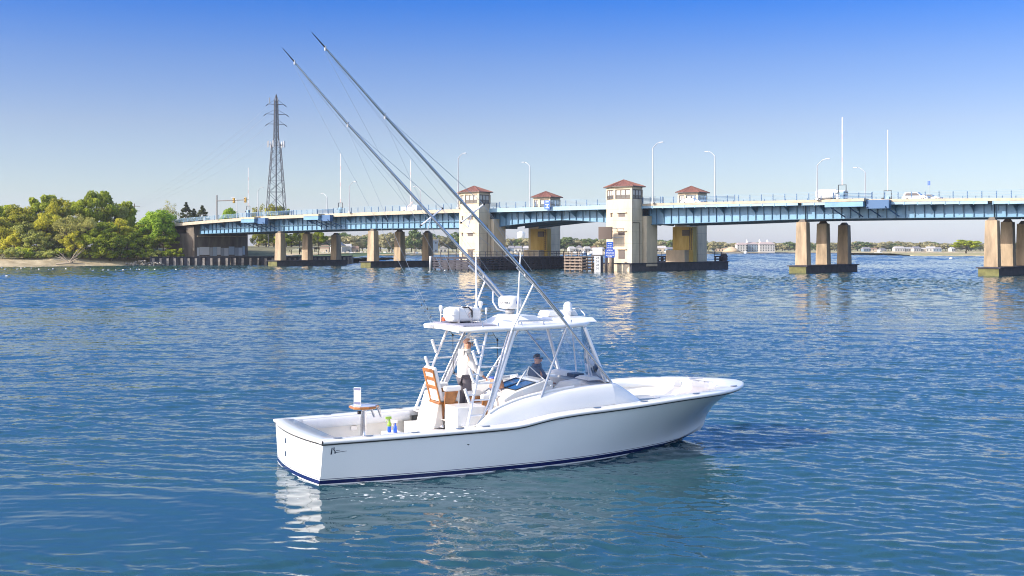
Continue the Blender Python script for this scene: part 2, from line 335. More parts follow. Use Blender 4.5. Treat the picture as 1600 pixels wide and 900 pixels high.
land('marsh_island', fr, [(0, -0.4, 0), (3, 0.5, 1), (40, 1.3, 1), (160, 1.5, 1), (168, -0.4, 1)], [SAND, GRASS])
fr = [(-700, 292), (-300, 298), (-60, 304), (0, 308), (60, 311), (120, 318), (180, 326), (230, 334), (300, 338), (360, 341), (410, 343)]
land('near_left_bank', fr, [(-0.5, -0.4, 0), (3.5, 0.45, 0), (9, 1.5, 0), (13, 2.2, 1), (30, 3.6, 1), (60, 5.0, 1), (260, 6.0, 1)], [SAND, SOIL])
fr = [(405, 352), (450, 356), (500, 364), (545, 376)]
land('bulkhead_ground', fr, [(0, 1.95, 0), (12, 2.1, 0), (60, 2.4, 0), (240, 2.6, 0)], [mat('park_grass', (0.07, 0.11, 0.03), 0.95, var=0.4, scale=0.2)])
# steel sheet pile bulkhead (one wall, corrugated)
def bulkhead():
    line = [(234, 333), (300, 337), (360, 340), (420, 345), (480, 355), (545, 372), (548, 400)]
    pts = [Vector(((a - 800) / F * Y, Y, 0)) for a, Y in line]
    mb = MB(); cap = MB(); k = 0
    for a, b in zip(pts[:-1], pts[1:]):
        n = max(2, int((b - a).length / 0.75))
        nv = Vector((b.y - a.y, -(b.x - a.x), 0)).normalized()
        for i in range(n):
            p = a.lerp(b, i / n); q = a.lerp(b, (i + 1) / n); off = 0.45 if (k % 4 < 2) else 0.0; k += 1
            offn = 0.45 if (k % 4 < 2) else 0.0
            for (u, w) in ((p + nv * off, q + nv * off), (q + nv * off, q + nv * offn)):
                if (u - w).length > 1e-4: mb.add([(u.x, u.y, -0.5), (w.x, w.y, -0.5), (w.x, w.y, 2.25), (u.x, u.y, 2.25)], [(0, 1, 2, 3)])
        cap.bar(a + Vector((0, 0, 2.35)) + nv * .2, b + Vector((0, 0, 2.35)) + nv * .2, 0.9, 0.24)
    def piles(r):  # added bars, their grey colour stands in for lit sheet pile ribs
        for a, b in zip(pts[:-1], pts[1:]):
            nv = Vector((b.y - a.y, -(b.x - a.x), 0)).normalized(); n = max(2, int((b - a).length / 1.9))
            for i in range(n):
                p = a.lerp(b, (i + .5) / n) + nv * .62; q = MB(); q.box(p.x - .32, p.x + .32, p.y - .1, p.y + .1, -.6, 2.0); q.build('lit_rib_bar', [mat('lit_rib_grey', (.22, .20, .18), .85, var=.35, scale=1.5)], r)
    r = empty('bulkhead_wall', (0, 0, 0), 0, 'dark corrugated steel sheet pile bulkhead along the left bank under the bridge', 'bulkhead')
    mb.build('sheet_pile', mat('rusty_sheet_pile', (0.045, 0.045, 0.06), 0.8, var=0.5, scale=0.5), r); cap.build('cap_beam', WOODD, r); piles(r)
bulkhead()

# ---------------------------------------------------------------- bascule bridge
BO = Vector((23.9, 252.0, 0)); BD = Vector((0.794, -0.608, 0)).normalized(); BN = Vector((0.608, 0.794, 0)).normalized()
BA = math.atan2(BD.y, BD.x)
def s_of(px, w=0.0):
    k = (px - 800) / F
    return (k * (BO.y + BN.y * w) - BO.x - BN.x * w) / (BD.x - k * BD.y)
def bw(s, w, z=0.0): return BO + BD * s + BN * w + Vector((0, 0, z))
def zpx(py, s, w): return H + (HY - py) * bw(s, w).y / F
DS = [-175, -151, -134, -112, -92, -60, -38, 5, 40, 75, 130]; DZ = [11.0, 12.2, 12.9, 13.55, 13.75, 14.0, 14.1, 14.2, 14.06, 13.55, 12.6]
def dz(s): return ip(s, DS, DZ)      # top of kerb
bridge = empty('bascule_bridge', BO, BA, 'long pale blue steel bascule bridge on tan concrete piers across the river', 'bridge')
W0, W1 = -0.2, 22.2
SPANS = [(-145.8, -110.0, 'l'), (-110.0, -75.3, 'l'), (-75.3, -44.0, 'l'), (-37.5, -18.0, 'b'), (-18.0, 0.5, 'b'), (4.5, 39.8, 'r'), (39.8, 75.0, 'r'), (75.0, 110.0, 'r'), (110, 140, 'r')]
def strip(mb, s0, s1, w0, w1, dz0, dz1, step=2.5, mi=0):
    n = max(1, int((s1 - s0) / step)); q = [s0 + (s1 - s0) * i / n for i in range(n + 1)]
    rows = [[(s, w0, dz(s) + dz0), (s, w0, dz(s) + dz1), (s, w1, dz(s) + dz1), (s, w1, dz(s) + dz0), (s, w0, dz(s) + dz0)] for s in q]
    mb.grid(rows, mi, sm=False, flip=False)
    mb.add(rows[0][:4], [(0, 1, 2, 3)], mi); mb.add(rows[-1][:4], [(3, 2, 1, 0)], mi)
# road slab and kerbs
m_ = MB(); strip(m_, -172, 140, W0 + .35, W1 - .35, -0.75, -0.35); m_.build('road_deck', [ASPH], bridge)
m_ = MB()
for a, b_, thick in ((-172, -43.5, 0.85), (4.5, 140, 0.5)):
    strip(m_, a, b_, W0, W0 + .34, -thick, 0)
    strip(m_, a, b_, W1 - .34, W1, -thick, 0)
m_.build('kerb', [KERB], bridge)
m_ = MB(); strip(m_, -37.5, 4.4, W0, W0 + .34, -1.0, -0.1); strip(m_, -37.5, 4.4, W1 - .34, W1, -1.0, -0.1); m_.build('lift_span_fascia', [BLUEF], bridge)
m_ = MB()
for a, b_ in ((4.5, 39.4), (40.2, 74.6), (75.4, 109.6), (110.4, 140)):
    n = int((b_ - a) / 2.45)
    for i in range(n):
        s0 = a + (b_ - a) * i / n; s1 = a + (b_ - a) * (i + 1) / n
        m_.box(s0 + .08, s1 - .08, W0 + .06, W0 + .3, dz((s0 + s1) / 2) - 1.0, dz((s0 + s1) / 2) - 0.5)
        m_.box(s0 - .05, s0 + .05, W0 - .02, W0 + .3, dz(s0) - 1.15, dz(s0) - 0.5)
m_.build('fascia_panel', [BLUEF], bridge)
def gbot(s, kind, a, b):
    t = (s - a) / (b - a)
    if kind == 'l': return ip(s, [-146, -110, -75, -44], [9.0, 9.55, 9.85, 9.7])
    if kind == 'b': return ip(s, [-37.5, -30, -18, -8, 0.5], [9.7, 10.45, 11.15, 10.6, 9.9])
    return ip(s, [4.5, 20, 39.8, 75, 110, 140], [9.9, 10.15, 10.5, 10.35, 10.0, 9.6])
for (a, b_, kind) in SPANS:
    for gi, w in enumerate((2.7, 8.6, 14.6, 20.2)):
        g_ = MB(); e = 0.12; n = max(4, int((b_ - a) / 1.75)); q = [a + .15 + (b_ - a - .3) * i / n for i in range(n + 1)]
        top = lambda s: dz(s) - (0.8 if kind != 'b' else 1.0)
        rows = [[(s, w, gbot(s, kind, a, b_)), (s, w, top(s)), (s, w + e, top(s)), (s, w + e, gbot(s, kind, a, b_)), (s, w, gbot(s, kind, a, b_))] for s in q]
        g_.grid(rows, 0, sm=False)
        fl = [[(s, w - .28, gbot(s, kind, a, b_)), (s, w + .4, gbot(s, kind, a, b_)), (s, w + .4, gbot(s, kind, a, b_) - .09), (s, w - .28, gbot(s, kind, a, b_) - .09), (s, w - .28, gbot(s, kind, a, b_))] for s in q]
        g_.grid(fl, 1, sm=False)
        if gi in (0, 3):
            sg = -1 if gi == 0 else 1; ww = w if gi == 0 else w + e
            for i, s in enumerate(q):
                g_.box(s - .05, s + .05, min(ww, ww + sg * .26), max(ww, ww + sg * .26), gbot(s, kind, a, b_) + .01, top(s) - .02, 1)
                if i % 4 == 2:
                    y1 = W0 + .4 if gi == 0 else W1 - .4
                    zt = top(s) - .03
                    for dx in (-.9, .9):
                        pass
                    g_.add([(s - .7, ww + sg * .27, zt), (s + .7, ww + sg * .27, zt), (s, ww + sg * .27, zt - 1.0)], [(0, 1, 2)], 1)
                    g_.add([(s - .06, ww, zt - 1.5), (s - .06, y1, zt - .25), (s - .06, y1, zt), (s - .06, ww, zt), (s + .06, ww, zt - 1.5), (s + .06, y1, zt - .25), (s + .06, y1, zt), (s + .06, ww, zt)], [(0, 1, 2, 3), (7, 6, 5, 4), (0, 4, 5, 1), (1, 5, 6, 2)], 1)
            if kind == 'l' and gi == 0:
                g_.tube([(s, w - .32, lerp(gbot(s, kind, a, b_), top(s), .42)) for s in q], .09, 6, 1)
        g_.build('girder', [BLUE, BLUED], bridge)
    m_ = MB()
    n = int((b_ - a) / 5)
    for i in range(n + 1):
        s = a + .6 + (b_ - a - 1.2) * i / n
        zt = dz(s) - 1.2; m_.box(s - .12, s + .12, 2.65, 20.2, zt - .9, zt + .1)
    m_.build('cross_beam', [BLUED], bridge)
# railing: posts and thin rails; closer bars on the western end
for side, w in (('n', W0 + .15), ('f', W1 - .15)):
    post = MB(); rail = MB()
    for a, b_, st in ((-172, -84, 2.0), (-84, -43.5, 2.35), (-37.3, 4.3, 2.6), (4.6, 140, 2.45)):
        n = int((b_ - a) / st)
        q = [a + (b_ - a) * i / n for i in range(n + 1)]
        base = 0 if not (-40 < a < 4) else -0.1
        for s in q:
            pm = MB() if (side == 'n' and s > -112) else post
            pm.box(s - .06, s + .06, w - .06, w + .06, dz(s) + base, dz(s) + 1.28 + base)
            for h in (.42, .78, 1.14): pm.box(s - .10, s + .10, w - .08, w - .055, dz(s) + h - .07 + base, dz(s) + h + .07 + base)
            if pm is not post: pm.build('railing_post', [BLUES], bridge)
        for h in (.35, .62, .89, 1.16, 1.40):
            r_ = .022 if a > -90 else .045
            rail.tube([(s, w - .1, dz(s) + h * (1 if a > -90 else .85) + base) for s in q], r_, 5)
    tag(post.build('far_railing_posts', [BLUES], bridge), kind='stuff'); rail.build('railing_rails', [BLUEF], bridge)
# closer guard panels at the bearings and lamps
for s0, s1 in ((6.5, 9), (-36.8, -33.5), (4.8, 9.5), (46.5, 54), (-94, -88), (-109, -103), (-122, -117), (18, 26)):
    gp = MB()
    for h in (.3, .55, .8, 1.05):
        gp.tube([(s, W0 - .05, dz(s) + h) for s in np.linspace(s0, s1, 4)], .035, 6)
    for s in (s0, s1): gp.bar((s, W0 - .05, dz(s) + .02), (s, W0 - .05, dz(s) + 1.35), .1)
    gp.build('guard_panel', [BLUES], bridge)
# control platforms hung on the near edge (beside the gates)
for s0, s1, s2 in ((45.6, 53.0, 57.5), (-122.0, -116.5, -113.0), (-97.0, -91.5, -88.0)):
    m_ = MB(); m_.box(s0, s1, W0 - 2.0, W0 - .03, dz(s0) - 1.5, dz(s0) - .55, 0)
    m_.box(s0, s1 + .2, W0 - 2.1, W0 - .03, dz(s0) - .53, dz(s0) - .02, 2)
    m_.box(s1 + .25, s2, W0 - 1.2, W0 - .04, dz(s0) - 1.9, dz(s0) - .3, 1)
    for s in np.linspace(s0 + 1, s2 - .6, 4):
        m_.bar((s, W0 - 1.6, dz(s0) - 1.55), (s + 1.2, 2.3, dz(s0) - 3.3), .18, .18, 1)
    m_.build('platform', [BLUE, BLUES, KERB], bridge)
# piers
def pier(s, ws, tops, w_len=24):
    pr = MB()
    pr.box(s - 1.75, s + 1.75, -1.2, 24.6, -1.0, 1.30, 0); pr.box(s - 2.05, s + 2.05, -1.6, 25.0, 1.31, 1.52, 1)
    o = pr.build('pier_footing', [mat('dark_pier_base', (0.05, 0.05, 0.06), 0.8, var=.4, scale=.6), WOODD], bridge)
    e = MB(); e.box(s - 1.74, s + 1.74, -1.36, -1.21, -1.0, 1.29); e.build('waterline_band', [ALGAE], o)  # near end face has its own colour, the long sides are darker
    for w, t in zip(ws, tops):
        c = MB(); c.tbox((s - 1.35, s + 1.1, w - 1.05, w + 1.05), (s - 1.15, s + .9, w - .85, w + .85), 1.53, t); 
        o = c.build('pier_column', [CONC], bridge, bevel=0.08)
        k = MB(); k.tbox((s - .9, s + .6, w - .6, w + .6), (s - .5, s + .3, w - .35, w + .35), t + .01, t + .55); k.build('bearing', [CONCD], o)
for s in (39.8, 75.0, 110.0, -75.3, -110.0):
    g = gbot(s, 'r' if s > 0 else 'l', 0, 1); pier(s, (1.5, 11.3, 22.2), (g - .65, g - .75, g - .9))
# west abutment
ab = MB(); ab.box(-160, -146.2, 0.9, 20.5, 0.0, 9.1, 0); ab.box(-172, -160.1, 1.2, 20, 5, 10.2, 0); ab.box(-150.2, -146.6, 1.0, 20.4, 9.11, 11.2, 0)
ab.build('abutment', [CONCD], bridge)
ab = MB(); ab.box(-146.19, -145.6, 1.6, 19.8, 8.2, 8.45); ab.build('abutment_ledge', [CONC], bridge)
gr_ = MB(); r_ = random.Random(3); w = 1.8
cols = [0, 0, 1, 2, 0, 1, 0, 2, 1, 0, 2]
for i, ww in enumerate((0.9, 3.6, 1.2, 1.5, 1.4, 1.2, 1.7, 2.2, 1.4, 1.6, 1.0)):
    gr_.box(-146.19, -146.12, w, w + ww - .12, 2.6 + (.3 * (i % 3 == 1)), 4.9 + r_.random() * .5, cols[i]); w += ww
gr_.build('painted_patch', [mat('patch_white', (.6, .6, .6)), mat('patch_grey', (.32, .34, .36)), mat('patch_blue_grey', (.38, .45, .52))], bridge)

# bridge tender towers: body, chamfered toward upstream, glazed watch room, hipped roof
POLY = [(-3.6, 2.5), (0, 0), (4.3, 0), (4.3, 4.2), (1.0, 5.8), (-3.6, 5.8)]
def scale_poly(pl, k):
    cx = sum(p[0] for p in pl) / len(pl); cy = sum(p[1] for p in pl) / len(pl)
    out = []
    for x, y in pl:
        d = math.hypot(x - cx, y - cy); out.append((cx + (x - cx) * (d + k) / d, cy + (y - cy) * (d + k) / d))
    return out
def tower(s, w, mirror, label):
    r = empty('bridge_tower', bw(s, w), BA, label, 'tower', 'bridge tender towers')
    f = (lambda pl: [(x, -y) for x, y in reversed(pl)]) if mirror else (lambda pl: pl)
    pl = f([(-.4, 1.0), (.6, 0), (4.3, 0), (4.3, 4.4), (1.4, 5.2), (-.4, 5.2)] if mirror else POLY)
    b = MB(); b.prism(pl, 1.0, 15.1); wall = b.build('wall', [CREAM], r)
    j = MB()
    for z in (3.4, 5.8, 8.2, 10.6, 13.0): j.prism(scale_poly(pl, .004), z, z + .05)
    j.build('panel_joint', [mat('panel_joint_tan', (.36, .31, .23), .9)], wall)  # darker tan lines at the panel joints
    b = MB(); b.prism(pl, 17.15, 17.65); b.prism(scale_poly(pl, -.35), 15.11, 17.14)
    for i in range(len(pl)):
        x, y = scale_poly(pl, -.17)[i]; b.box(x - .2, x + .2, y - .2, y + .2, 15.11, 17.14)
    b.build('watch_room', [CREAM], wall)
    # window bands
    for i in range(len(pl)):
        a = Vector((*scale_poly(pl, -.12)[i], 0)); c = Vector((*scale_poly(pl, -.12)[(i + 1) % len(pl)], 0)); d = c - a; Ln = d.length; d.normalize(); nv = Vector((d.y, -d.x, 0))
        g = MB(); g.add([tuple(a + d * .3 + Vector((0, 0, 15.2))), tuple(c - d * .3 + Vector((0, 0, 15.2))), tuple(c - d * .3 + Vector((0, 0, 17.1))), tuple(a + d * .3 + Vector((0, 0, 17.1)))], [(0, 1, 2, 3)])
        wo_ = g.build('window', [WIN], r); fr_ = MB(); n = max(2, int(Ln / 1.3))
        for k in range(n + 1):
            p = a + d * (.3 + (Ln - .6) * k / n) + nv * .02; fr_.box(-.07, .07, -.05, .05, 15.2, 17.1, 0, Matrix.Translation(p) @ Matrix.Rotation(math.atan2(d.y, d.x), 4, 'Z'))
        for z in (15.2, 15.75, 17.05):
            fr_.bar(a + d * .3 + nv * .02 + Vector((0, 0, z)), c - d * .3 + nv * .02 + Vector((0, 0, z)), .09, .1)
        fr_.build('frame', [FRAME], wo_)
        sh = MB()
        for k in range(n):
            p0 = a + d * (.3 + (Ln - .6) * (k + .12) / n) + nv * .005; p1 = a + d * (.3 + (Ln - .6) * (k + .88) / n) + nv * .005
            sh.add([(p0.x, p0.y, 16.0), (p1.x, p1.y, 16.0), (p1.x, p1.y, 16.95), (p0.x, p0.y, 16.95)], [(0, 1, 2, 3)])
        sh.build('blind', [mat('pale_blind', (.5, .48, .43), .8)], wo_)
    b = MB(); o = scale_poly(pl, .75); cx = sum(p[0] for p in pl) / 6; cy = sum(p[1] for p in pl) / 6; n = 6
    b.prism(o, 17.66, 17.8, 1)
    b.add([(x, y, 17.81) for x, y in o] + [(cx, cy, 19.35)], [(i, (i + 1) % n, n) for i in range(n)] + [tuple(reversed(range(n)))], 0)
    rf = b.build('roof', [ROOF, FRAME], r)
    rb = MB()
    for i in range(n):
        A = Vector((*o[i], 17.83)); B_ = Vector((*o[(i + 1) % n], 17.83)); T_ = Vector((cx, cy, 19.37)); k = int((B_ - A).length / .75)
        for q in range(1, k):
            p = A.lerp(B_, q / k); t = abs(q / k - .5) * 2; rb.bar(p, p.lerp(T_, 1 - t * .97), .07, .07)
        rb.bar(A, T_, .12, .1)
    rb.build('standing_seam', [ROOF], rf)
    # small windows and hoods on the two front faces
    if not mirror:
        for z, h in ((11.4, .75), (7.6, .7), (2.6, 1.9)):
            for (x0, x1) in ((1.0, 2.6),):
                q = MB(); q.box(x0, x1, -.03, .02, z, z + h); q.build('small_window', [FRAME], r)
                q = MB(); q.box(x0 - .4, x1 + .4, -.35, -.002, z + h + .06, z + h + .17); q.build('window_hood', [CREAM], r)
            p = Vector((-1.3, .9, 0)); T = Matrix.Translation(p) @ Matrix.Rotation(math.atan2(-2.5, 3.6), 4, 'Z')
            q = MB(); q.box(-.5, .5, -.03, .02, z, z + h, 0, T); q.build('small_window', [FRAME], r)
            q = MB(); q.box(-.7, .7, -.3, -.002, z + h + .06, z + h + .17, 0, T); q.build('window_hood', [CREAM], r)
        q = MB(); q.tube([(4.4, .1, 10.2), (4.4, 3.0, 10.2), (4.4, 3.0, 1.5)], .07, 6); q.build('conduit', [FRAME], r)
    sgn = -1 if mirror else 1
    q = MB(); y0, y1 = sorted((sgn * 4.6, sgn * 9.0)); q.box(.9 if mirror else -2.6, 4.0 if mirror else 5.1, y0, y1, 1.0, 11.6 if not mirror else 10.9)
    q.build('annex', [CREAM], r)
    return r
t1 = tower(s_of(960, -4), -4.0, False, 'cream near tower right of the lift span, dark billboard on its left corner')
t2 = tower(s_of(725.5, -4), -4.0, False, 'cream near tower left of the lift span, behind the outrigger poles')
t3 = tower(s_of(1079, 33), 33, True, 'far tower behind the right span, red roof beside a street lamp')
t4 = tower(s_of(854, 33), 33, True, 'far tower behind the lift span, small blue sign in front of it')
for t in (t1,):
    q = MB(); q.box(-2.3, 1.0, -2.6, -2.3, 6.7, 9.3)
    for x in np.linspace(-2.2, .9, 14): q.box(x - .05, x + .05, -2.68, -2.6, 6.75, 9.25)
    bb = q.build('billboard', [mat('brown_ribbed_panel', (.13, .10, .085), .7)], t)
    q = MB()
    for z in (7.1, 9.0): q.bar((-.2, -2.3, z), (.6, -.02, z), .14); q.bar((.9, -2.4, z), (2.2, -.02, z), .14)
    q.build('bracket', [GREY], bb)
# machinery piers under the deck behind the near towers
for s, xa, xb in ((0.6, s_of(1051, 19), s_of(1083, 19)), (-41.5, s_of(829, 19), s_of(855, 19))):
    r = MB(); r.box(xa, xb, 19.0, 20.6, 1.8, 9.6, 0); r.box(xa - .6, xb - 1.0, 17.0, 18.98, 1.76, 4.4, 1); r.box(s - 5.2, s + 4.4, -5.2, 38, -1, 1.5, 2); r.box(s - 5.4, s + 4.6, -5.5, 38.2, 1.51, 1.75, 3)
    o = r.build('bascule_pier', [YELL, CREAM, mat('dark_pier_base', (0.05,) * 3), WOODD], bridge)
    l = MB()
    for x in (xb - .8, xb - .3): l.box(x - .04, x + .04, 18.75, 18.85, 4.4, 9.3)
    for z in np.arange(4.6, 9.2, .45): l.box(xb - .8, xb - .3, 18.76, 18.84, z, z + .05)
    l.box(xb - 2.6, xb - .9, 18.7, 18.98, 7.6, 8.9, 0); l.build('ladder', [FRAME], o)
q = MB(); q.box(-4.6, 4.6, -5.4, -5.21, -.9, 1.5); q.build('waterline_band', [CREAM], bridge)

# ---------------------------------------------------------------- fenders
def fender(s0, s1, w0, w1, zt, label, solid_from):
    r = empty('timber_fender', bw(s0, w0), BA, label, 'fender', 'timber fenders guarding the channel')
    L_ = s1 - s0; D = w1 - w0; pl = MB(); ps = MB(); dk = MB(); rl = MB()
    for k in range(5): z = .35 + k * (zt - .6) / 4; pl.box(0, L_, -.15, .12, z, z + .36); pl.box(L_ - .12, L_ + .15, 0, D, z, z + .36); pl.box(0, L_, D - .12, D + .15, z, z + .36)
    for x in np.arange(.4, L_, 1.9): ps.box(x - .18, x + .18, -.02, .3, -1, zt)
    for y in np.arange(.4, D, 1.6): ps.box(L_ - .3, L_, y - .18, y + .18, -1, zt)
    for x in np.arange(1.2, L_, 2.4): ps.box(x - .15, x + .15, D - .3, D, -1, zt)
    for y in np.arange(solid_from, D, .9): pl.box(L_ - .5, L_ - .35, y, y + .86, -.5, zt - .1)
    dk.box(-.2, L_ + .2, -.2, D + .2, zt, zt + .16)
    for (a, b_) in (((0, 0), (L_, 0)), ((L_, 0), (L_, D)), ((0, D), (L_, D))):
        A = Vector((*a, zt + .16)); B_ = Vector((*b_, zt + .16)); n = int((B_ - A).length / 1.9)
        for k in range(n + 1): p = A.lerp(B_, k / n); rl.box(p.x - .06, p.x + .06, p.y - .06, p.y + .06, p.z, p.z + 1.15)
        for h in (.6, 1.15): rl.bar(A + Vector((0, 0, h)), B_ + Vector((0, 0, h)), .08)
    pl.build('plank', [WOODD], r); ps.build('pile', [WOODD], r); dk.build('walkway', [WOODD], r); rl.build('handrail', [WOODD], r); return r
fender(-39.0, -25.7, -17.1, 24, 2.75, 'long dark timber fender with a handrail in front of the left cream tower', 8)
def small_fender(s0, s1, w0, w1, zt, label, m_):
    r = empty('timber_fender', bw(s0, w0), BA, label, 'fender', 'timber fenders guarding the channel'); L_ = s1 - s0; D = w1 - w0
    pl = MB(); ps = MB()
    for k in range(5):
        z = .3 + k * (zt - .5) / 4; pl.box(0, L_, -.12, .12, z, z + .3); pl.box(0, L_, D - .12, D + .12, z, z + .3); pl.box(-.1, .1, .13, D - .13, z, z + .3); pl.box(L_ - .1, L_ + .1, .13, D - .13, z, z + .3)
    for x in np.arange(.1, L_, 1.25):
        for y in (.2, D - .2): ps.box(x - .14, x + .14, y - .06, y + .2, -1, zt)
    for h in (.5, 1.0): ps.bar((0, 0, zt + h), (L_, 0, zt + h), .08); 
    for x in np.arange(.1, L_, 1.8): ps.box(x - .05, x + .05, -.05, .05, zt, zt + 1.0)
    pl.build('plank', [m_], r); ps.build('pile', [m_], r)
small_fender(-6.8, -2.2, -12.6, -6, 3.0, 'weathered open timber fender left of the clearance gauge', WOODL)
small_fender(s_of(1013, 30), s_of(1047, 30), 30, 34, 2.9, 'dark timber fender section between the right towers, seen under the deck', WOODD)
small_fender(s_of(1116, 37), s_of(1128, 37), 37, 40, 2.9, 'dark timber fender right of the far tower beside a round pile', WOODD)
def pile(px, w, z0, r, label, m_, group=None):
    p = bw(s_of(px, w), w); o = MB().lathe([(r, -1), (r, z0), (r * .7, z0 + r * .5)], seg=14).build('mooring_pile', [m_], loc=p); tag(o, label, 'pile', group)
pile(947.5, -9, 3.4, .36, 'dark round mooring pile just right of the clearance gauge', WOODD)
pile(955.5, -7, 3.3, .5, 'thick brown pile between the dark pile and the cream tower', WOODL)
pile(1131, 38, 3.2, .8, 'blunt dark pile cluster right of the far right tower', WOODD)
pile(673, -15, 2.9, .35, 'grey pile at the left end of the long fender', GREY)
# clearance gauge
p = bw(s_of(936, -12), -12.6); r = empty('clearance_gauge', p, 0, 'white vertical clearance gauge reading 24 26 28 under a blank white board', 'gauge')
q = MB(); q.box(-.62, .62, 0, .12, -.2, 4.0 - .75); bd = q.build('board', [WHT], r)
for i, t in enumerate(('24', '26', '28', '30')):
    o = bpy.data.objects.new('number', text_mesh(t, .62)); o.data.materials.append(BLK); col.objects.link(o); o.parent = bd; o.location = (0, -.012, 2.85 - i * .72); o.rotation_euler = (R(90), 0, 0)
q = MB(); q.box(-1.0, 1.0, -.05, .1, 3.5, 4.95); q.build('header_board', [WHT], r)
q = MB(); q.box(-1.3, 1.3, .12, .3, 3.27, 3.49); q.build('cross_beam', [WOODL], r)
q = MB(); q.box(.66, 1.2, .2, .6, -1, 3.2); q.build('support_post', [WOODD], r)
# blue channel sign
p = bw(s_of(951, -9.5), -9.0); r = empty('channel_sign', p, 0, 'blue two panel notice with white lines of text at the foot of the right tower', 'sign')
q = MB(); q.box(-1.0, 1.0, 0, .1, 2.9, 4.6); q.box(-.7, .65, 0, .1, 4.65, 6.15); sb = q.build('panel', [SIGNB], r)
q = MB(); rr_ = random.Random(5)
for z, w_ in ((5.75, .4), (5.25, .5), (4.85, .55), (4.25, .65), (3.93, .8), (3.6, .85), (3.3, .85), (3.0, .5)):
    x = -w_
    while x < w_ - .1:
        l = .18 + .25 * rr_.random(); q.box(x, min(w_, x + l), -.012, -.002, z, z + .13); x += l + .07
q.build('lettering', [WHT], sb)
q = MB(); q.box(-.6, -.45, .1, .3, -1, 6.0); q.build('post', [WOODL], r)
# ---------------------------------------------------------------- lamps, gates, signal
def lamp(px, ytop, w, arm, label, base_py=None):
    s = s_of(px, w); z0 = dz(s) - .02; zt = zpx(ytop, s, w)
    r = empty('street_lamp', bw(s, w, z0), BA, label, 'street lamp', 'street lamps along the bridge'); h = zt - z0
    q = MB(); q.tube([(0, 0, 0), (0, 0, h - 1.1)], [.16, .09], 8); q.box(-.3, .3, -.3, .3, -.0, .3); q.build('pole', [GREY], r)
    q = MB(); q.tube([(0, 0, h - 1.15), (arm * .4, 0, h - .7), (arm * 1.1, 0, h - .15), (arm * 1.7, 0, h)], [.075, .06, .055, .05], 6); q.build('arm', [GREY], r)
    q = MB(); q.box(arm * 1.7 - .05 if arm > 0 else -2.5, 2.5 if arm > 0 else -1.65, -.14, .14, h - .07, h + .07); q.build('lamp_head', [GREY], r, bevel=.03)
LN, LF = -0.6, 22.6
for px, yt, w, arm, lb in ((403, 293, LF, 1, 'short lamp by the lattice tower'), (370, 308, LF, -1, 'lamp just right of the yellow traffic lights'), (511, 302, LF, -1, 'low lamp with left arm just left of a raised gate arm'),
    (546, 284, LN, 1, 'lamp right of the striped gate arm above the second pier group'), (657, 291, LF, -1, 'lamp behind the outrigger pole left of the left tower'), (716, 240, -2.2, 1, 'lamp rising left of the left near tower roof'),
    (828, 253, LF, -1, 'tall lamp with left arm at mid lift span'), (1020, 223, LN, 1, 'tallest lamp right of the right near tower, arm to the right'), (1117, 236, LF, -1, 'tall lamp with left arm right of the far right tower'),
    (1277, 249, LN, 1, 'lamp left of the white tank truck'), (1352, 261, LF, -1, 'lamp with left arm between the two raised gate arms')):
    lamp(px, yt, w, arm, 'grey street ' + lb)
WR = mat('gate_arm_white', (.55, .54, .54), .5); RD = mat('gate_red', (.50, .38, .37), .5)
def gate(px, ytop, ybot, w, label, x=0):
    s = s_of(px, w); z0 = zpx(ybot, s, w); zt = zpx(ytop, s, w); b = bw(s, w, dz(s)); r = empty('barrier_gate', b, BA, label, 'barrier gate', 'raised barrier gate arms')
    z0 -= b.z; zt -= b.z; q = MB(); n = 12
    for i in range(n): q.box(-.075, .075, -.04, .04, lerp(z0, zt, i / n), lerp(z0, zt, (i + 1) / n) - .002, 0 if i % 4 else 1)
    q.build('arm', [WR, RD], r)
    q = MB(); q.tube([(-.75, 0, z0 - 1.5), (-.75, 0, z0), (.75, 0, z0), (.75, 0, z0 - 1.5)], .09, 6); q.tube([(.75, 0, z0 - 1.5), (.35, 0, z0 - 2.1)], .14, 6); q.tube([(-.75, 0, z0 - 1.5), (-1.3, 0, z0 - 1.6)], .16, 6); q.build('counterweight_frame', [BLK], r)
    q = MB(); q.box(-.4, .4, -.4, .4, 0, max(1.0, z0 - 1.2)); q.build('housing', [BLUEF], r, bevel=.04)
gate(1316, 183, 289, LN + 1.2, 'raised white barrier arm beside the white tank truck, the taller one')
gate(1387, 203, 298, LF - 1.2, 'raised white barrier arm between the lamp and the silver car')
gate(388, 262, 322, LF - 1.2, 'raised barrier arm near the traffic lights above the west abutment')
gate(532, 240, 317, LN + 1.2, 'raised striped barrier arm above the second pier from the left')
gate(641.5, 250, 322, LF - 1.2, 'raised barrier arm behind the outrigger left of the left tower')
s = s_of(339, LN); r = empty('traffic_signal', bw(s, LN, dz(s)), BA, 'dark mast arm carrying two yellow traffic lights at the west end of the bridge', 'traffic light')
zt = zpx(305, s, LN) - dz(s); za = zpx(314, s, LN) - dz(s); XA = s_of(388, LN) - s
q = MB(); q.tube([(0, 0, 0), (0, 0, zt)], .16, 8); q.build('mast', [FRAME], r); q = MB(); q.tube([(0, 0, za), (XA, 0, za)], [.12, .09], 8); am = q.build('arm', [FRAME], r)
YS = mat('signal_yellow', (.62, .36, .06), .5)
for pxx in (366, 384):
    x = s_of(pxx, LN) - s; q = MB(); q.box(x - .3, x + .3, -.35, .1, za - .75, za + .65); o = q.build('signal_head', [YS], r, bevel=.05)
    q = MB(); [q.lathe([(.15, 0), (.17, .1)], (0, 0, 0), 10, T=Matrix.Translation((x, -.36, za + dz_)) @ Matrix.Rotation(PI / 2, 4, 'X')) for dz_ in (.4, -.05, -.5)]; q.build('lens', [BLK], o)
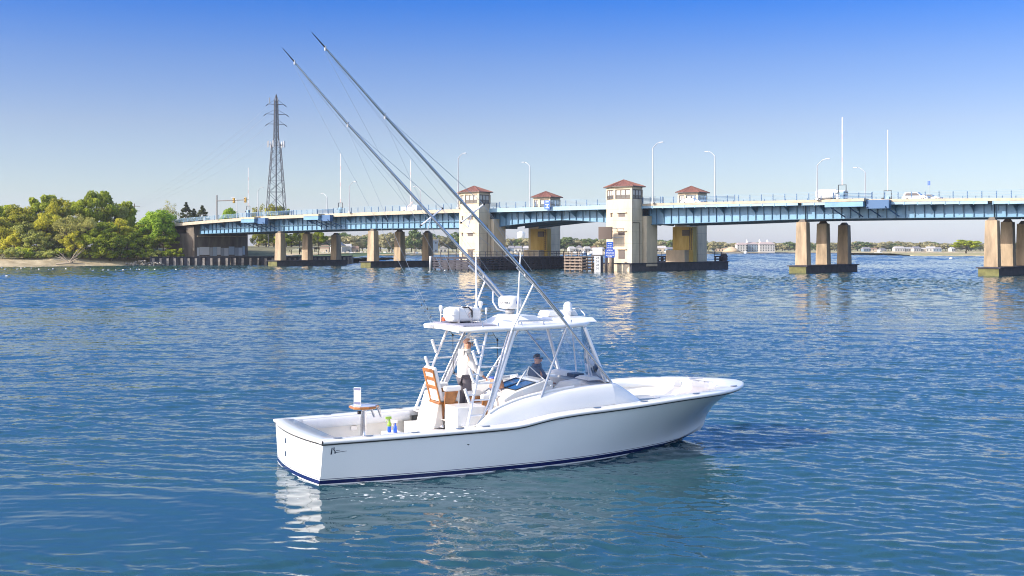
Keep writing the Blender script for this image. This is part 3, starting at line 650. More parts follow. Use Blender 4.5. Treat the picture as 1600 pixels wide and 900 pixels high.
# blue route sign on the lift span
s = s_of(856, LN); r = empty('blue_sign', bw(s, LN - .2, dz(s) - .6), BA, 'small blue sign with white marks on the lift span railing', 'sign')
q = MB(); q.box(-.75, .75, -.08, 0, -.1, 1.85); sb = q.build('panel', [SIGNB], r); q = MB(); [q.box(-.45, .45, -.09, -.082, z, z + .12) for z in (.2, .9, 1.5)]; q.box(-.08, .08, -.09, -.082, .32, .9); q.build('lettering', [WHT], sb)
# sign on a post right of the car
s = s_of(1453, LF); r = empty('post_sign', bw(s, LF - .6, dz(s)), BA, 'small blue sign on a thin post behind the silver car', 'sign')
h = zpx(283, s, LF) - dz(s); q = MB(); q.tube([(0, 0, 0), (0, 0, h)], .05, 6); q.build('post', [GREY], r); q = MB(); q.box(-.25, .25, -.04, .04, h - .85, h); q.build('panel', [SIGNB], r)
# ---------------------------------------------------------------- vehicles
TY = mat('tyre', (.02, .02, .02), .8); GLS = mat('vehicle_glass', (.03, .04, .05), .08)
def wheels(r, xs, wd, rad):
    for x in xs:
        for y in (-wd / 2, wd / 2):
            q = MB(); q.lathe([(rad, -.11), (rad * 1.02, 0), (rad, .11)], seg=16, T=Matrix.Translation((x, y, rad)) @ Matrix.Rotation(PI / 2, 4, 'X')); o = q.build('wheel', [TY], r)
            q = MB(); q.lathe([(rad * .6, -.125), (rad * .6, .125)], seg=12, T=Matrix.Translation((x, y, rad)) @ Matrix.Rotation(PI / 2, 4, 'X')); q.build('rim', [GREY], o)
def car(px, w, colm, label, prof, wins, L=4.7, flip=False):
    s = s_of(px, w); r = empty('car', bw(s, w, dz(s) - .34), BA + (PI if flip else 0), label, 'car')
    q = MB(); n = len(prof)
    for y0, y1, k in ((-.9, .9, 1),):
        vs = [(x, y0 * (1 if z < .95 else .84), z) for x, z in prof] + [(x, y1 * (1 if z < .95 else .84), z) for x, z in prof]
        q.add(vs, [tuple(range(n)), tuple(reversed(range(n, 2 * n)))] + [(i + n, (i + 1) % n + n, (i + 1) % n, i) for i in range(n)])
    q.build('body', [colm], r, bevel=.06)
    for wn_ in wins:
        q = MB()
        for sg in (-1, 1):
            vs = [(x, sg * (.905 if z < .95 else .775 + (.13 * (1.5 - z) / .55)), z) for x, z in wn_]; q.add(vs, [tuple(range(len(vs)))] if sg < 0 else [tuple(reversed(range(len(vs))))])
        q.build('window', [GLS], r)
    wheels(r, (-1.4, 1.4), 1.72, .34)
    q = MB(); [q.box(2.33, 2.37, y - .15, y + .15, .62, .76) for y in (-.6, .6)]; q.build('headlight', [WHT], r)
    return r
SUV = [(-2.35, .35), (2.35, .35), (2.35, .75), (2.2, .92), (1.15, 1.02), (.35, 1.68), (-1.9, 1.72), (-2.3, 1.0), (-2.38, .6)]
SUVW = [[(-1.85, 1.06), (-1.75, 1.55), (-.75, 1.6), (-.75, 1.06)], [(-.65, 1.06), (-.65, 1.6), (.25, 1.57), (.85, 1.06)]]
SED = [(-2.35, .35), (2.35, .35), (2.33, .72), (2.1, .88), (1.0, .98), (.3, 1.42), (-1.0, 1.45), (-1.75, 1.02), (-2.35, .95)]
SEDW = [[(-1.45, 1.02), (-.95, 1.36), (-.25, 1.38), (-.25, 1.02)], [(-.15, 1.02), (-.15, 1.38), (.25, 1.34), (.8, 1.02)]]
SILV = mat('silver_car_paint', (.5, .52, .54), .25, metal=.6)
car(1432, 4.4, SILV, 'silver sport utility car on the bridge deck left of the small blue post sign', SUV, SUVW)
car(1453, 9.0, mat('grey_car_paint', (.25, .27, .29), .25, metal=.5), 'dark grey car just behind the silver one at the post sign', SED, SEDW)
car(1082, 4.6, mat('white_car_paint', (.7, .7, .7), .25), 'white car on the deck in front of the far right tower', SED, SEDW)
# tank truck
s = s_of(1296, 4.6); r = empty('tank_truck', bw(s, 4.6, dz(s) - .34), BA, 'white truck with a rounded tank body behind the railing by the taller gate arm', 'truck')
q = MB(); q.lathe([(.6, -2.6), (.95, -2.45), (1.0, 0), (.95, 1.45), (.6, 1.6)], seg=20, T=Matrix.Translation((0, 0, 1.55)) @ Matrix.Rotation(PI / 2, 4, 'Y')); q.build('tank', [WHT], r)
q = MB(); q.box(1.7, 3.4, -.95, .95, .45, 2.2); o = q.build('cab', [WHT], r, bevel=.12); q = MB(); q.box(3.38, 3.42, -.8, .8, 1.35, 2.0); q.box(2.2, 3.1, -.97, -.951, 1.35, 2.0); q.build('window', [GLS], o)
q = MB(); q.box(-2.8, 3.3, -.7, .7, .42, .62); q.build('chassis', [BLK], r); wheels(r, (-1.7, 2.6), 1.7, .42)
s = s_of(643, 4.5); r = empty('work_truck', bw(s, 4.5, dz(s) - .34), BA, 'low white work truck on the deck behind the crossing outrigger pole', 'truck')
q = MB(); q.box(-2.6, 1.0, -1, 1, .5, 1.5); q.build('bed', [WHT], r, bevel=.05); q = MB(); q.box(1.05, 2.6, -.95, .95, .5, 1.95); q.build('cab', [WHT], r, bevel=.15)
q = MB(); q.bar((-1.5, 0, 1.5), (.6, 0, 2.9), .12); q.bar((.4, .3, 1.5), (-.2, .3, 2.4), .1); q.build('boom', [RD], r); wheels(r, (-1.6, 1.8), 1.8, .4)

# ---------------------------------------------------------------- trees
L_GRN = leaf_mat('leaf_fresh_green', (0.08, 0.13, 0.014), (0.50, 0.56, 0.05), .5)
L_BRT = leaf_mat('leaf_bright_green', (0.09, 0.18, 0.016), (0.42, 0.58, 0.05), .5)
L_YEL = leaf_mat('leaf_yellow_green', (0.17, 0.19, 0.02), (0.62, 0.58, 0.06), .5)
L_OLV = leaf_mat('leaf_olive', (0.13, 0.15, 0.03), (0.48, 0.50, 0.12), .4)
L_TAN = leaf_mat('leaf_tan_budding', (0.16, 0.165, 0.04), (0.48, 0.46, 0.13), .4)
L_DRK = leaf_mat('leaf_dark_evergreen', (0.020, 0.036, 0.014), (0.10, 0.12, 0.045))
L_FAR = leaf_mat('leaf_far_wood', (0.14, 0.145, 0.065), (0.44, 0.40, 0.21), scale=0.08)
def crown_mesh(name, mt, seed, rx, rz, zc, n_cl, n_lf, leaf, shell=0.75, cone=False, flat=1.0):
    r = np.random.default_rng(seed)
    d = r.normal(size=(n_cl, 3)); d /= np.linalg.norm(d, axis=1)[:, None]; d[:, 2] = np.where(d[:, 2] < -0.55, -d[:, 2] * .6, d[:, 2])
    rad = r.uniform(shell * .55, 1.0, n_cl)[:, None] ** 0.7
    C = d * rad * np.array([rx, rx, rz]); C[:, 2] += zc
    if cone:
        t = r.random(n_cl) ** 0.8; a = r.random(n_cl) * 6.28; q = (1 - t) * rx * r.uniform(.5, 1, n_cl)
        C = np.stack([q * np.cos(a), q * np.sin(a), zc - rz + 2 * rz * t], 1)
    cs = r.uniform(.16, .34, n_cl) * rx * ((0.95 - .8 * t) if cone else 1)
    k = np.repeat(np.arange(n_cl), n_lf // n_cl)
    u = r.normal(size=(len(k), 3)); u /= np.linalg.norm(u, axis=1)[:, None]
    pos = C[k] + u * (cs[k] * r.uniform(.35, 1.0, len(k)) ** .6)[:, None] * np.array([1, 1, .75 * flat])
    nrm = u + r.normal(size=u.shape) * .55; nrm /= np.linalg.norm(nrm, axis=1)[:, None]
    t1 = np.cross(nrm, r.normal(size=u.shape)); t1 /= np.linalg.norm(t1, axis=1)[:, None]; t2 = np.cross(nrm, t1)
    sz = (leaf * r.uniform(.55, 1.25, len(k)))[:, None]
    V = np.stack([pos - t1 * sz, pos + t2 * sz * .55, pos + t1 * sz, pos - t2 * sz * .55], 1).reshape(-1, 3)
    me = bpy.data.meshes.new(name); n = len(k); me.vertices.add(4 * n); me.vertices.foreach_set('co', V.astype(np.float32).ravel())
    me.loops.add(4 * n); me.loops.foreach_set('vertex_index', np.arange(4 * n, dtype=np.int32)); me.polygons.add(n)
    me.polygons.foreach_set('loop_start', np.arange(0, 4 * n, 4, dtype=np.int32)); me.polygons.foreach_set('loop_total', np.full(n, 4, dtype=np.int32)); me.update(); me.materials.append(mt)
    return me, C
def trunk_mb(C, h, r0, seed, n_br=10):
    rr = random.Random(seed); q = MB(); top = h * .8
    tr = [(0, 0, -.6)] + [(rr.uniform(-.2, .2) * i, rr.uniform(-.2, .2) * i, top * i / 4) for i in range(1, 5)]
    q.tube(tr, [r0, r0 * .85, r0 * .65, r0 * .42, r0 * .15], 7)
    idx = list(range(len(C))); rr.shuffle(idx)
    for i in idx[:n_br]:
        c = Vector([float(x) for x in C[i]]); z = min(top * .85, max(h * .16, c.z * rr.uniform(.4, .7))); k = z / top
        a = Vector((tr[-1][0] * k, tr[-1][1] * k, z)); m_ = a.lerp(c, .5) + Vector((0, 0, .06 * h * rr.random()))
        q.tube([a, m_, c], [r0 * .32, r0 * .2, r0 * .05], 5)
    return q
SPEC = {}
def species(key, mt, seed, h, rx, rz, zc, n_cl, n_lf, leaf, r0=.25, n_br=12, cone=False, shell=.75, bark=None):
    me, C = crown_mesh('crown', mt, seed, rx, rz, zc, n_cl, n_lf, leaf, shell, cone)
    tm = trunk_mb(C, h, r0, seed, n_br).build('trunk', [bark or BARK]); tme = tm.data; bpy.data.objects.remove(tm)
    SPEC[key] = (me, tme, h, rx)
species('grn', L_GRN, 1, 12, 4.6, 4.6, 7.6, 46, 9000, .30)
species('grn2', L_GRN, 2, 12, 4.2, 4.2, 7.9, 36, 7500, .32)
species('brt', L_BRT, 3, 12, 5.2, 5.2, 6.6, 60, 11000, .34)
species('yel', L_YEL, 4, 12, 4.6, 4.8, 7.2, 42, 6500, .30)
species('yel2', L_YEL, 14, 12, 4.2, 5.0, 7.0, 40, 6000, .30)
species('olv', L_OLV, 5, 12, 4.4, 4.8, 7.0, 46, 5200, .27, n_br=26)
species('tan', L_TAN, 6, 12, 4.2, 4.6, 7.2, 50, 3600, .22, n_br=40)
species('bare', L_TAN, 16, 12, 4.2, 4.6, 7.2, 60, 1400, .20, n_br=58, bark=mat('pale_bark', (.22, .18, .14), .9))
species('drk', L_DRK, 7, 12, 4.0, 5.4, 6.4, 70, 6500, .26, cone=True)
species('lowg', L_GRN, 31, 12, 5.2, 6.0, 5.6, 54, 8000, .34, n_br=8)
species('lowy', L_YEL, 32, 12, 5.0, 6.0, 5.6, 50, 7500, .34, n_br=8)
species('lowo', L_OLV, 33, 12, 5.0, 6.0, 5.6, 54, 6500, .32, n_br=14)
species('shr', L_GRN, 8, 3, 2.2, 1.4, 1.4, 18, 2200, .22, r0=.08)
species('shy', L_OLV, 9, 3, 2.2, 1.4, 1.4, 18, 2200, .22, r0=.08)
species('far1', L_FAR, 21, 12, 6.2, 5.6, 6.0, 34, 1900, .75, n_br=3)
species('far2', L_FAR, 22, 12, 5.6, 5.8, 6.0, 30, 1700, .75, n_br=3)
species('far3', leaf_mat('leaf_far_green', (.035, .07, .02), (.16, .22, .06), scale=.08), 23, 12, 5.8, 5.6, 6.0, 30, 1700, .75, n_br=3)
KN = {'grn': 'leafy_tree', 'grn2': 'leafy_tree', 'brt': 'maple_tree', 'yel': 'oak_tree', 'yel2': 'oak_tree', 'olv': 'budding_tree', 'tan': 'budding_tree', 'bare': 'bare_tree', 'drk': 'conifer_tree', 'lowg': 'understorey_tree', 'lowy': 'understorey_tree', 'lowo': 'understorey_tree', 'shr': 'shrub', 'shy': 'shrub', 'far1': 'shore_tree', 'far2': 'shore_tree', 'far3': 'shore_tree'}
def tree(px, ytop, Y, key, wpx, zg, label, group, rot=None):
    me, tme, h, rx = SPEC[key]; p = P(px, HY, Y); p.z = zg; zt = H + (HY - ytop) / F * Y; sz = (zt - zg) / h; sx = wpx / F * Y / (2 * rx)
    r = empty(KN[key], p, random.uniform(0, 6.28) if rot is None else rot, label, 'shrub' if key in ('shr', 'shy') else 'tree', group); r.scale = (sx, sx, sz)
    for n_, m_ in (('trunk', tme), ('crown', me)):
        o = bpy.data.objects.new(n_, m_); col.objects.link(o); o.parent = r
    return r
GL = 'trees on the left bank'
for px, yt, Y, k, w, zg, lb in (
    (2, 316, 350, 'grn', 54, 4, 'dark green tree at the left edge of the picture, back row'), (30, 322, 346, 'yel', 60, 4, 'yellow green tree just right of the left edge tree, back row'),
    (66, 306, 352, 'grn2', 54, 4.5, 'green tree behind the orange yellow crown on the left bank'), (92, 310, 340, 'yel2', 46, 4, 'orange yellow crowned tree between two green crowns'),
    (122, 311, 348, 'grn', 56, 4.5, 'green tree left of the tallest crown on the left bank'), (152, 293, 352, 'grn', 58, 5, 'tallest green tree of the left bank'),
    (178, 307, 358, 'olv', 46, 5, 'greyish olive tree on the right shoulder of the tallest tree'), (196, 316, 362, 'grn2', 36, 5, 'green tree nearest the utility pole on its left'),
    (-25, 318, 342, 'grn2', 60, 4, 'green tree cut by the left picture edge'),
    (10, 338, 332, 'yel', 56, 3, 'yellow tree low at the far left, front row'), (44, 341, 330, 'olv', 50, 3, 'olive thin leaved tree in the front row at the left'),
    (74, 333, 331, 'yel2', 46, 3, 'yellow green front row tree below the orange yellow crown'), (103, 336, 329, 'tan', 44, 3, 'brownish budding tree, left one of the front row above the driftwood'),
    (132, 334, 331, 'tan', 46, 3, 'tan budding tree above the fallen driftwood branches'), (160, 345, 334, 'grn', 52, 3, 'green front row tree in shade below the tallest tree'),
    (188, 343, 338, 'yel', 44, 3, 'yellow green front row tree below the utility pole'), (212, 352, 342, 'grn2', 44, 3, 'small green tree tucked left of the bright round maple'),
    (246, 329, 344, 'brt', 62, 3, 'bright green round maple beside the bridge abutment'),
    (264, 312, 420, 'bare', 36, 6, 'bare grey tree behind the bright round maple'), (291, 316, 410, 'drk', 58, 7, 'pointed dark conifer, left of the three above the abutment'),
    (303, 326, 416, 'drk', 58, 7, 'shorter dark conifer in the middle of the three above the abutment'), (316, 321, 408, 'drk', 62, 7, 'dark conifer, right of the three above the abutment'),
    (357, 326, 430, 'brt', 34, 5, 'green rounded tree behind the traffic light mast'), (404, 318, 440, 'tan', 30, 5, 'russet brown tree left of the lattice tower base'),
    (428, 321, 436, 'yel', 38, 5, 'yellow green tree in front of the lattice tower base'), (444, 324, 446, 'grn2', 24, 5, 'green tree right of the lattice tower base')):
    tree(px, yt, Y, k, w, zg, lb, GL)
for i, (px, yt, k, w, Y, lb) in enumerate(((-8, 352, 'lowo', 60, 336, 'olive understorey tree at the left picture edge'), (24, 356, 'lowy', 46, 328, 'yellowish low tree right of the left edge above the beach'), (56, 358, 'lowo', 46, 326, 'olive low tree behind the standing dead branches'), (86, 352, 'lowo', 44, 333, 'olive low tree left of the fallen driftwood'),
    (116, 360, 'lowy', 40, 327, 'yellow olive low tree right behind the driftwood'), (146, 356, 'lowg', 46, 331, 'green low tree right of the driftwood in deep shade'), (172, 362, 'lowg', 46, 331, 'green low tree in the middle of the shaded wood edge'), (200, 358, 'lowg', 48, 336, 'green low tree second from the bright maple'), (224, 362, 'lowg', 44, 338, 'green low tree at the foot of the bright maple'), (255, 364, 'lowg', 44, 342, 'green low tree between the maple and the abutment wall'),
    (36, 345, 'lowo', 60, 356, 'olive filler tree deep in the wood at the left'), (76, 344, 'lowy', 60, 358, 'yellow tree deep in the wood below the orange crown'), (112, 340, 'lowg', 60, 362, 'green tree deep in the wood left of the tallest tree'), (150, 335, 'lowg', 64, 366, 'green tree deep in the wood behind the tallest tree trunk'), (190, 338, 'lowg', 60, 368, 'green tree deep in the wood near the utility pole'), (218, 346, 'lowg', 50, 370, 'green tree deep in the wood just left of the bright maple'))):
    tree(px, yt, Y, k, w, 1.5 if Y < 340 else 4, lb, GL)
rs = random.Random(9)
for i, (px, k) in enumerate(((4, 'shy'), (22, 'shy'), (38, 'shr'), (58, 'shy'), (76, 'shy'), (97, 'shr'), (118, 'shy'), (142, 'shr'), (158, 'shr'), (176, 'shr'), (194, 'shr'), (212, 'shr'), (228, 'shr'), (243, 'shy'), (262, 'shr'), (276, 'shr'))):
    tree(px, rs.uniform(384, 393), 318 + px * .075, k, rs.uniform(26, 36), 1.6, ('olive' if k == 'shy' else 'dark green') + ' shrub topping the beach ' + ('at the far left' if px < 60 else 'by the driftwood' if px < 150 else 'below the shaded trees' if px < 222 else 'by the bulkhead end') + (', %s along the beach' % ('first', 'second', 'third', 'fourth', 'fifth', 'sixth', 'seventh', 'eighth', 'ninth', 'tenth', 'eleventh', 'twelfth', 'thirteenth', 'fourteenth', 'fifteenth', 'last')[i]), 'shrubs along the left beach')
for i, px in enumerate((404, 416, 428, 441, 455, 468, 482, 498)):
    tree(px, rs.uniform(352, 364), 430 + 8 * (i % 3), ('olv', 'grn2', 'tan', 'grn')[i % 4], 26, 3, ('olive', 'green', 'tan budding', 'leafy')[i % 4] + ' park tree under the bridge ' + ('left of the first pier', 'touching the first column from the left', 'behind the near column of the first pier', 'right behind the near column of the first pier', 'between the near and middle columns of the first pier', 'behind the middle column of the first pier', 'right of the middle column of the first pier', 'before the far column of the first pier')[i], 'park trees under the bridge')
GF = 'trees along the far shore'
PLACES = [(470, 'left of the second pier'), (530, 'behind the first pier columns'), (570, 'behind the white gabled house'), (612, 'at the near column of the second pier'), (656, 'between the second pier columns'), (700, 'by the blue grey three storey building'), (790, 'just right of the left tower'), (815, 'below the water tower'), (880, 'behind the yellow pier'), (925, 'behind the white houses left of the gauge'), (975, 'behind the clearance gauge'),
    (1030, 'just right of the right tower'), (1062, 'left of the yellow pier under the right span'), (1116, 'behind the right far tower'), (1150, 'behind the sand heap'), (1182, 'behind the left half of the hotel'), (1212, 'behind the right half of the hotel'), (1248, 'between the hotel and the pier columns'), (1285, 'behind the near column of the right pier'), (1335, 'behind the far columns of the right pier'), (1375, 'just right of the pier columns'), (1400, 'left of the row of white houses'),
    (1425, 'behind the first white houses of the row'), (1448, 'behind the middle of the house row'), (1475, 'behind the last houses of the row'), (1500, 'just left of the lone tree'), (1540, 'just right of the lone tree'), (1700, 'by the orange day mark')]
KC = {'far1': 'broad tan green', 'far2': 'tall olive', 'far3': 'greener'}; seen = {}
def shore_trees(px0, px1, dp, Y0, y0, y1, zg, wp=(20, 30)):
    px = px0
    while px < px1:
        for row in (0, 1):
            k = rs.choice(['far1', 'far2', 'far1', 'far3']); x = px + rs.uniform(-4, 4); pl = next(t for lim, t in PLACES if x < lim)
            base = f"{KC[k]} distant tree {pl}, {'back' if row else 'front'} row"; n_ = seen.get(base, 0); seen[base] = n_ + 1
            if n_: base = base.replace(' distant tree', (' lower', ' ragged', ' smallest', ' paler', ' narrow')[min(n_, 5) - 1] + ' distant tree')
            tree(x, rs.uniform(y0, y1) - row * 1.5 + n_ * .8, Y0 + row * 35 + rs.uniform(-10, 10), k, rs.uniform(*wp), zg, base, GF)
        px += dp * rs.uniform(.8, 1.2)
shore_trees(425, 720, 14, 880, 363, 373, 1.5, (34, 46))
shore_trees(778, 960, 12, 960, 369, 375, 1.5, (26, 36))
shore_trees(1005, 1115, 11, 1020, 374, 378, 1.5, (22, 32))
shore_trees(1118, 1625, 9.5, 1200, 376, 382, 1.5, (20, 30))
tree(1510, 375, 760, 'grn2', 44, 1, 'large yellow green tree standing alone on the marsh island', 'island trees', 1.0)
tree(648, 357, 800, 'far3', 30, 2, 'larger green shore tree between the second pier columns', GF); tree(612, 360, 810, 'far1', 44, 2, 'broad tan green shore tree behind the second pier', GF)
# driftwood on the beach
def driftwood(px, Y, sc, seed, label):
    rr = random.Random(seed); q = MB(); p = P(px, HY, Y); p.z = .9
    for i in range(13):
        a = rr.uniform(-.2, PI + .2); l = sc * rr.uniform(.5, 1.0); e = rr.uniform(.15, 1.0); b = Vector((math.cos(a) * l, rr.uniform(-1, 1), l * e)); 
        q.tube([(0, 0, 0), b * .5 + Vector((rr.uniform(-.3, .3), 0, rr.uniform(-.2, .4))), b], [.16, .1, .03], 5)
        q.tube([b * .5, b * .5 + Vector((rr.uniform(-1.4, 1.4), 0, rr.uniform(.3, 1.6)))], [.07, .02], 4)
    q.tube([(-sc * .7, 0, -.3), (0, 0, 0), (sc * .8, .5, -.3)], [.22, .25, .1], 6)
    o = q.build('fallen_branches', [mat('bleached_wood', (.33, .27, .2), .9)], loc=p); tag(o, label, 'driftwood')
driftwood(108, 316, 5.0, 1, 'bleached fallen tree with bare forked branches on the beach'); driftwood(48, 322, 4.0, 2, 'pale bare dead branches standing at the wood edge left of the fallen tree')
q = MB(); rr = random.Random(4)
for i in range(60):
    x = rr.uniform(-5, 5); z = rr.uniform(-.3, 1.2) * (1 - abs(x) / 7); s_ = rr.uniform(.2, .5); q.lathe([(s_ * .6, -s_ * .5), (s_, 0), (s_ * .5, s_ * .5)], (x, rr.uniform(-1, 2), z + .3), 6, sm=False)
o = q.build('riprap', [mat('grey_rock', (.28, .25, .21), .9, var=.3)], loc=P(226, HY, 331) - Vector((0, 0, H))); tag(o, kind='stuff', label='heap of grey rocks at the end of the bulkhead', cat='rocks')

# ---------------------------------------------------------------- lattice transmission tower, poles, wires
pt = P(431.5, HY, 432); pt.z = 5; r = empty('transmission_tower', pt, R(20), 'tall steel lattice transmission tower with cell antennas round its waist', 'lattice tower')
def zt_(y): return H + (HY - y) / F * 432 - 5
LV = [(zt_(325), 3.1), (zt_(300), 2.75), (zt_(282), 2.45), (zt_(265), 2.15), (zt_(250), 1.9), (zt_(238), 1.7), (zt_(228), 1.5), (zt_(222), 1.0), (zt_(214), .80), (zt_(203), .76), (zt_(194), .72), (zt_(184), .68), (zt_(175), .64), (zt_(166), .62), (zt_(158), .58)]
LV = [(0, 3.3)] + LV; leg = MB(); brc = MB()
for sx in (-1, 1):
    for sy in (-1, 1): leg.tube([(sx * w, sy * w, z) for z, w in LV], .12, 5)
for (z0, w0), (z1, w1) in zip(LV[:-1], LV[1:]):
    for a in range(4):
        c = [(-1, -1), (1, -1), (1, 1), (-1, 1)]; A = c[a]; B_ = c[(a + 1) % 4]
        brc.bar((A[0] * w0, A[1] * w0, z0), (B_[0] * w1, B_[1] * w1, z1), .12); brc.bar((B_[0] * w0, B_[1] * w0, z0), (A[0] * w1, A[1] * w1, z1), .12); brc.bar((A[0] * w1, A[1] * w1, z1), (B_[0] * w1, B_[1] * w1, z1), .1)
leg.build('corner_leg', [PYL], r); brc.build('bracing', [PYL], r); q = MB(); q.tube([(0, 0, 0), (0, 0, zt_(148))], .22, 6); q.build('central_mast', [PYL], r)
q = MB(); 
for c in ((-1, -1), (1, -1), (1, 1), (-1, 1)): q.bar((c[0] * .7, c[1] * .7, zt_(158)), (0, 0, zt_(147)), .12)
q.build('peak', [PYL], r)
ARM = []
for y, l in ((163, 2.8), (178.5, 3.6), (194, 3.0)):
    q = MB(); z = zt_(y)
    for sg in (-1, 1):
        q.bar((sg * .8, -.6, z), (sg * l, 0, z), .12); q.bar((sg * .8, .6, z), (sg * l, 0, z), .12); q.bar((sg * .8, 0, z + 1.5), (sg * l, 0, z), .1)
        ARM.append((sg * l, z))
    o = q.build('cross_arm', [PYL], r)
    for sg in (-1, 1): q = MB(); q.tube([(sg * l, 0, z), (sg * (l + .9), 0, z - .7)], .14, 6); q.build('insulator', [BLK], o)
q = MB()
for k in range(12):
    a = 2 * PI * k / 12; q.bar((2.9 * math.cos(a), 2.9 * math.sin(a), zt_(226)), (2.9 * math.cos(a + PI / 6), 2.9 * math.sin(a + PI / 6), zt_(226)), .12)
q.build('antenna_platform', [PYL], r)
for k in range(9):
    a = 2 * PI * k / 9; q = MB(); T = Matrix.Translation((3.1 * math.cos(a), 3.1 * math.sin(a), zt_(226))) @ Matrix.Rotation(a, 4, 'Z'); q.box(-.1, .15, -.2, .2, -1.0, 1.3, 0, T); q.build('antenna_panel', [GREY], r)
for x0 in (-2.6, .2): q = MB(); q.box(x0, x0 + .4, -.25, .25, zt_(162), zt_(153)); q.build('top_antenna', [GREY], r)
# utility pole with wires running to the tower
up = P(210, HY, 400); up.z = 5; r2 = empty('utility_pole', up, 0, 'dark wooden utility pole rising above the left bank trees', 'utility pole'); hz = H + (HY - 318) / F * 400 - 5
q = MB(); q.tube([(0, 0, -2), (0, 0, hz)], [.2, .14], 7); q.build('pole', [BARK], r2); q = MB(); [q.box(-1.9, 1.9, -.08, .08, hz - d_, hz - d_ + .16) for d_ in (1.0, 2.6)]; q.build('cross_arm', [BARK], r2)
for i, (ax, az) in enumerate([a for a in ARM if a[0] < 0] + [(-.8, zt_(212))]):
    a = Vector((pt.x + ax * math.cos(R(20)), pt.y + ax * math.sin(R(20)), 5 + az - .5)); b = Vector((up.x + (-1.8, 0, 1.8, -1.8)[i], up.y, 5 + hz - (1.0, 1.0, 1.0, 2.6)[i])); b = a.lerp(b, 1.0)
    q = MB(); q.tube([a.lerp(b, t) - Vector((0, 0, 5 * 4 * t * (1 - t) * .5)) for t in np.linspace(0, 1, 16)], .022, 4)
    o = q.build('power_line', [GREY]); tag(o, ('lowest', 'highest', 'middle', 'faint shortest')[(1, 2, 0, 3)[i]] + ' thin power line sagging from the lattice tower to the utility pole', 'power line', 'power lines')
# water tower
wt = P(814, HY, 1300); r = empty('water_tower', (wt.x, wt.y, 2), 0, 'white water tower above the trees under the lift span', 'water tower'); zb = H + (HY - 372) / F * 1300 - 2
q = MB(); q.lathe([(1.5, zb - .8), (3.8, zb), (4.1, zb + 1), (4.1, zb + 5.2), (3.4, zb + 6.6), (1.2, zb + 7.3), (.2, zb + 7.5)], seg=20); q.build('tank', [WHT], r)
q = MB(); [q.tube([(4.4 * math.cos(a), 4.4 * math.sin(a), 0), (3.6 * math.cos(a), 3.6 * math.sin(a), zb + .3)], .2, 6) for a in np.arange(6) * PI / 3]; q.tube([(0, 0, 0), (0, 0, zb)], .5, 8); q.build('leg', [GREY], r)

# ---------------------------------------------------------------- houses, docks, small boats
WC = [mat('house_white', (.44, .43, .41), .7), mat('house_cream', (.42, .36, .28), .7), mat('house_blue_grey', (.17, .23, .30), .7), mat('house_grey', (.25, .25, .26), .7), mat('house_tan', (.33, .25, .18), .7)]
RC = [mat('roof_grey', (.20, .20, .22), .8), mat('roof_brown', (.22, .14, .10), .8), mat('roof_pale', (.38, .37, .36), .8)]
def house(px, ytop, Y, wpx, wc, rc, label, flat=False, group='houses along the far shore', turned=False, zg=1.6):
    p = P(px, HY, Y); p.z = zg; w = wpx / F * Y; h = H + (HY - ytop) / F * Y - zg; d = max(6, w * .7); r = empty('house', p, rs.uniform(-.35, .35), label, 'house', group)
    hw = h * (.92 if flat else .62)
    q = MB(); q.box(-w / 2, w / 2, -d / 2, d / 2, -1, hw); q.build('wall', [WC[wc]], r)
    q = MB()
    if flat: q.box(-w / 2 - .3, w / 2 + .3, -d / 2 - .3, d / 2 + .3, hw + .01, h)
    elif turned: q.add([(-w / 2 - .3, -d / 2 - .3, hw), (w / 2 + .3, -d / 2 - .3, hw), (0, -d / 2 - .3, h), (-w / 2 - .3, d / 2 + .3, hw), (w / 2 + .3, d / 2 + .3, hw), (0, d / 2 + .3, h)], [(0, 1, 2), (5, 4, 3), (0, 2, 5, 3), (1, 4, 5, 2), (0, 3, 4, 1)])
    else: q.add([(-w / 2 - .3, -d / 2 - .3, hw), (w / 2 + .3, -d / 2 - .3, hw), (w / 2 + .3, d / 2 + .3, hw), (-w / 2 - .3, d / 2 + .3, hw), (-w / 2 + .5, 0, h), (w / 2 - .5, 0, h)], [(0, 1, 5, 4), (2, 3, 4, 5), (0, 4, 3), (1, 2, 5), (3, 2, 1, 0)])
    q.build('roof', [RC[rc]], r)
    nf = max(1, int(hw / 2.9)); nc = max(2, int(w / 2.4))
    for f_ in range(nf):
        for c in range(nc):
            if rs.random() < .85:
                x = -w / 2 + w * (c + .5) / nc; z = .9 + f_ * 2.8; q = MB(); q.box(x - .5, x + .5, -d / 2 - .04, -d / 2 - .01, z, min(hw - .2, z + 1.3)); q.build('window', [GLS], r)
    return r
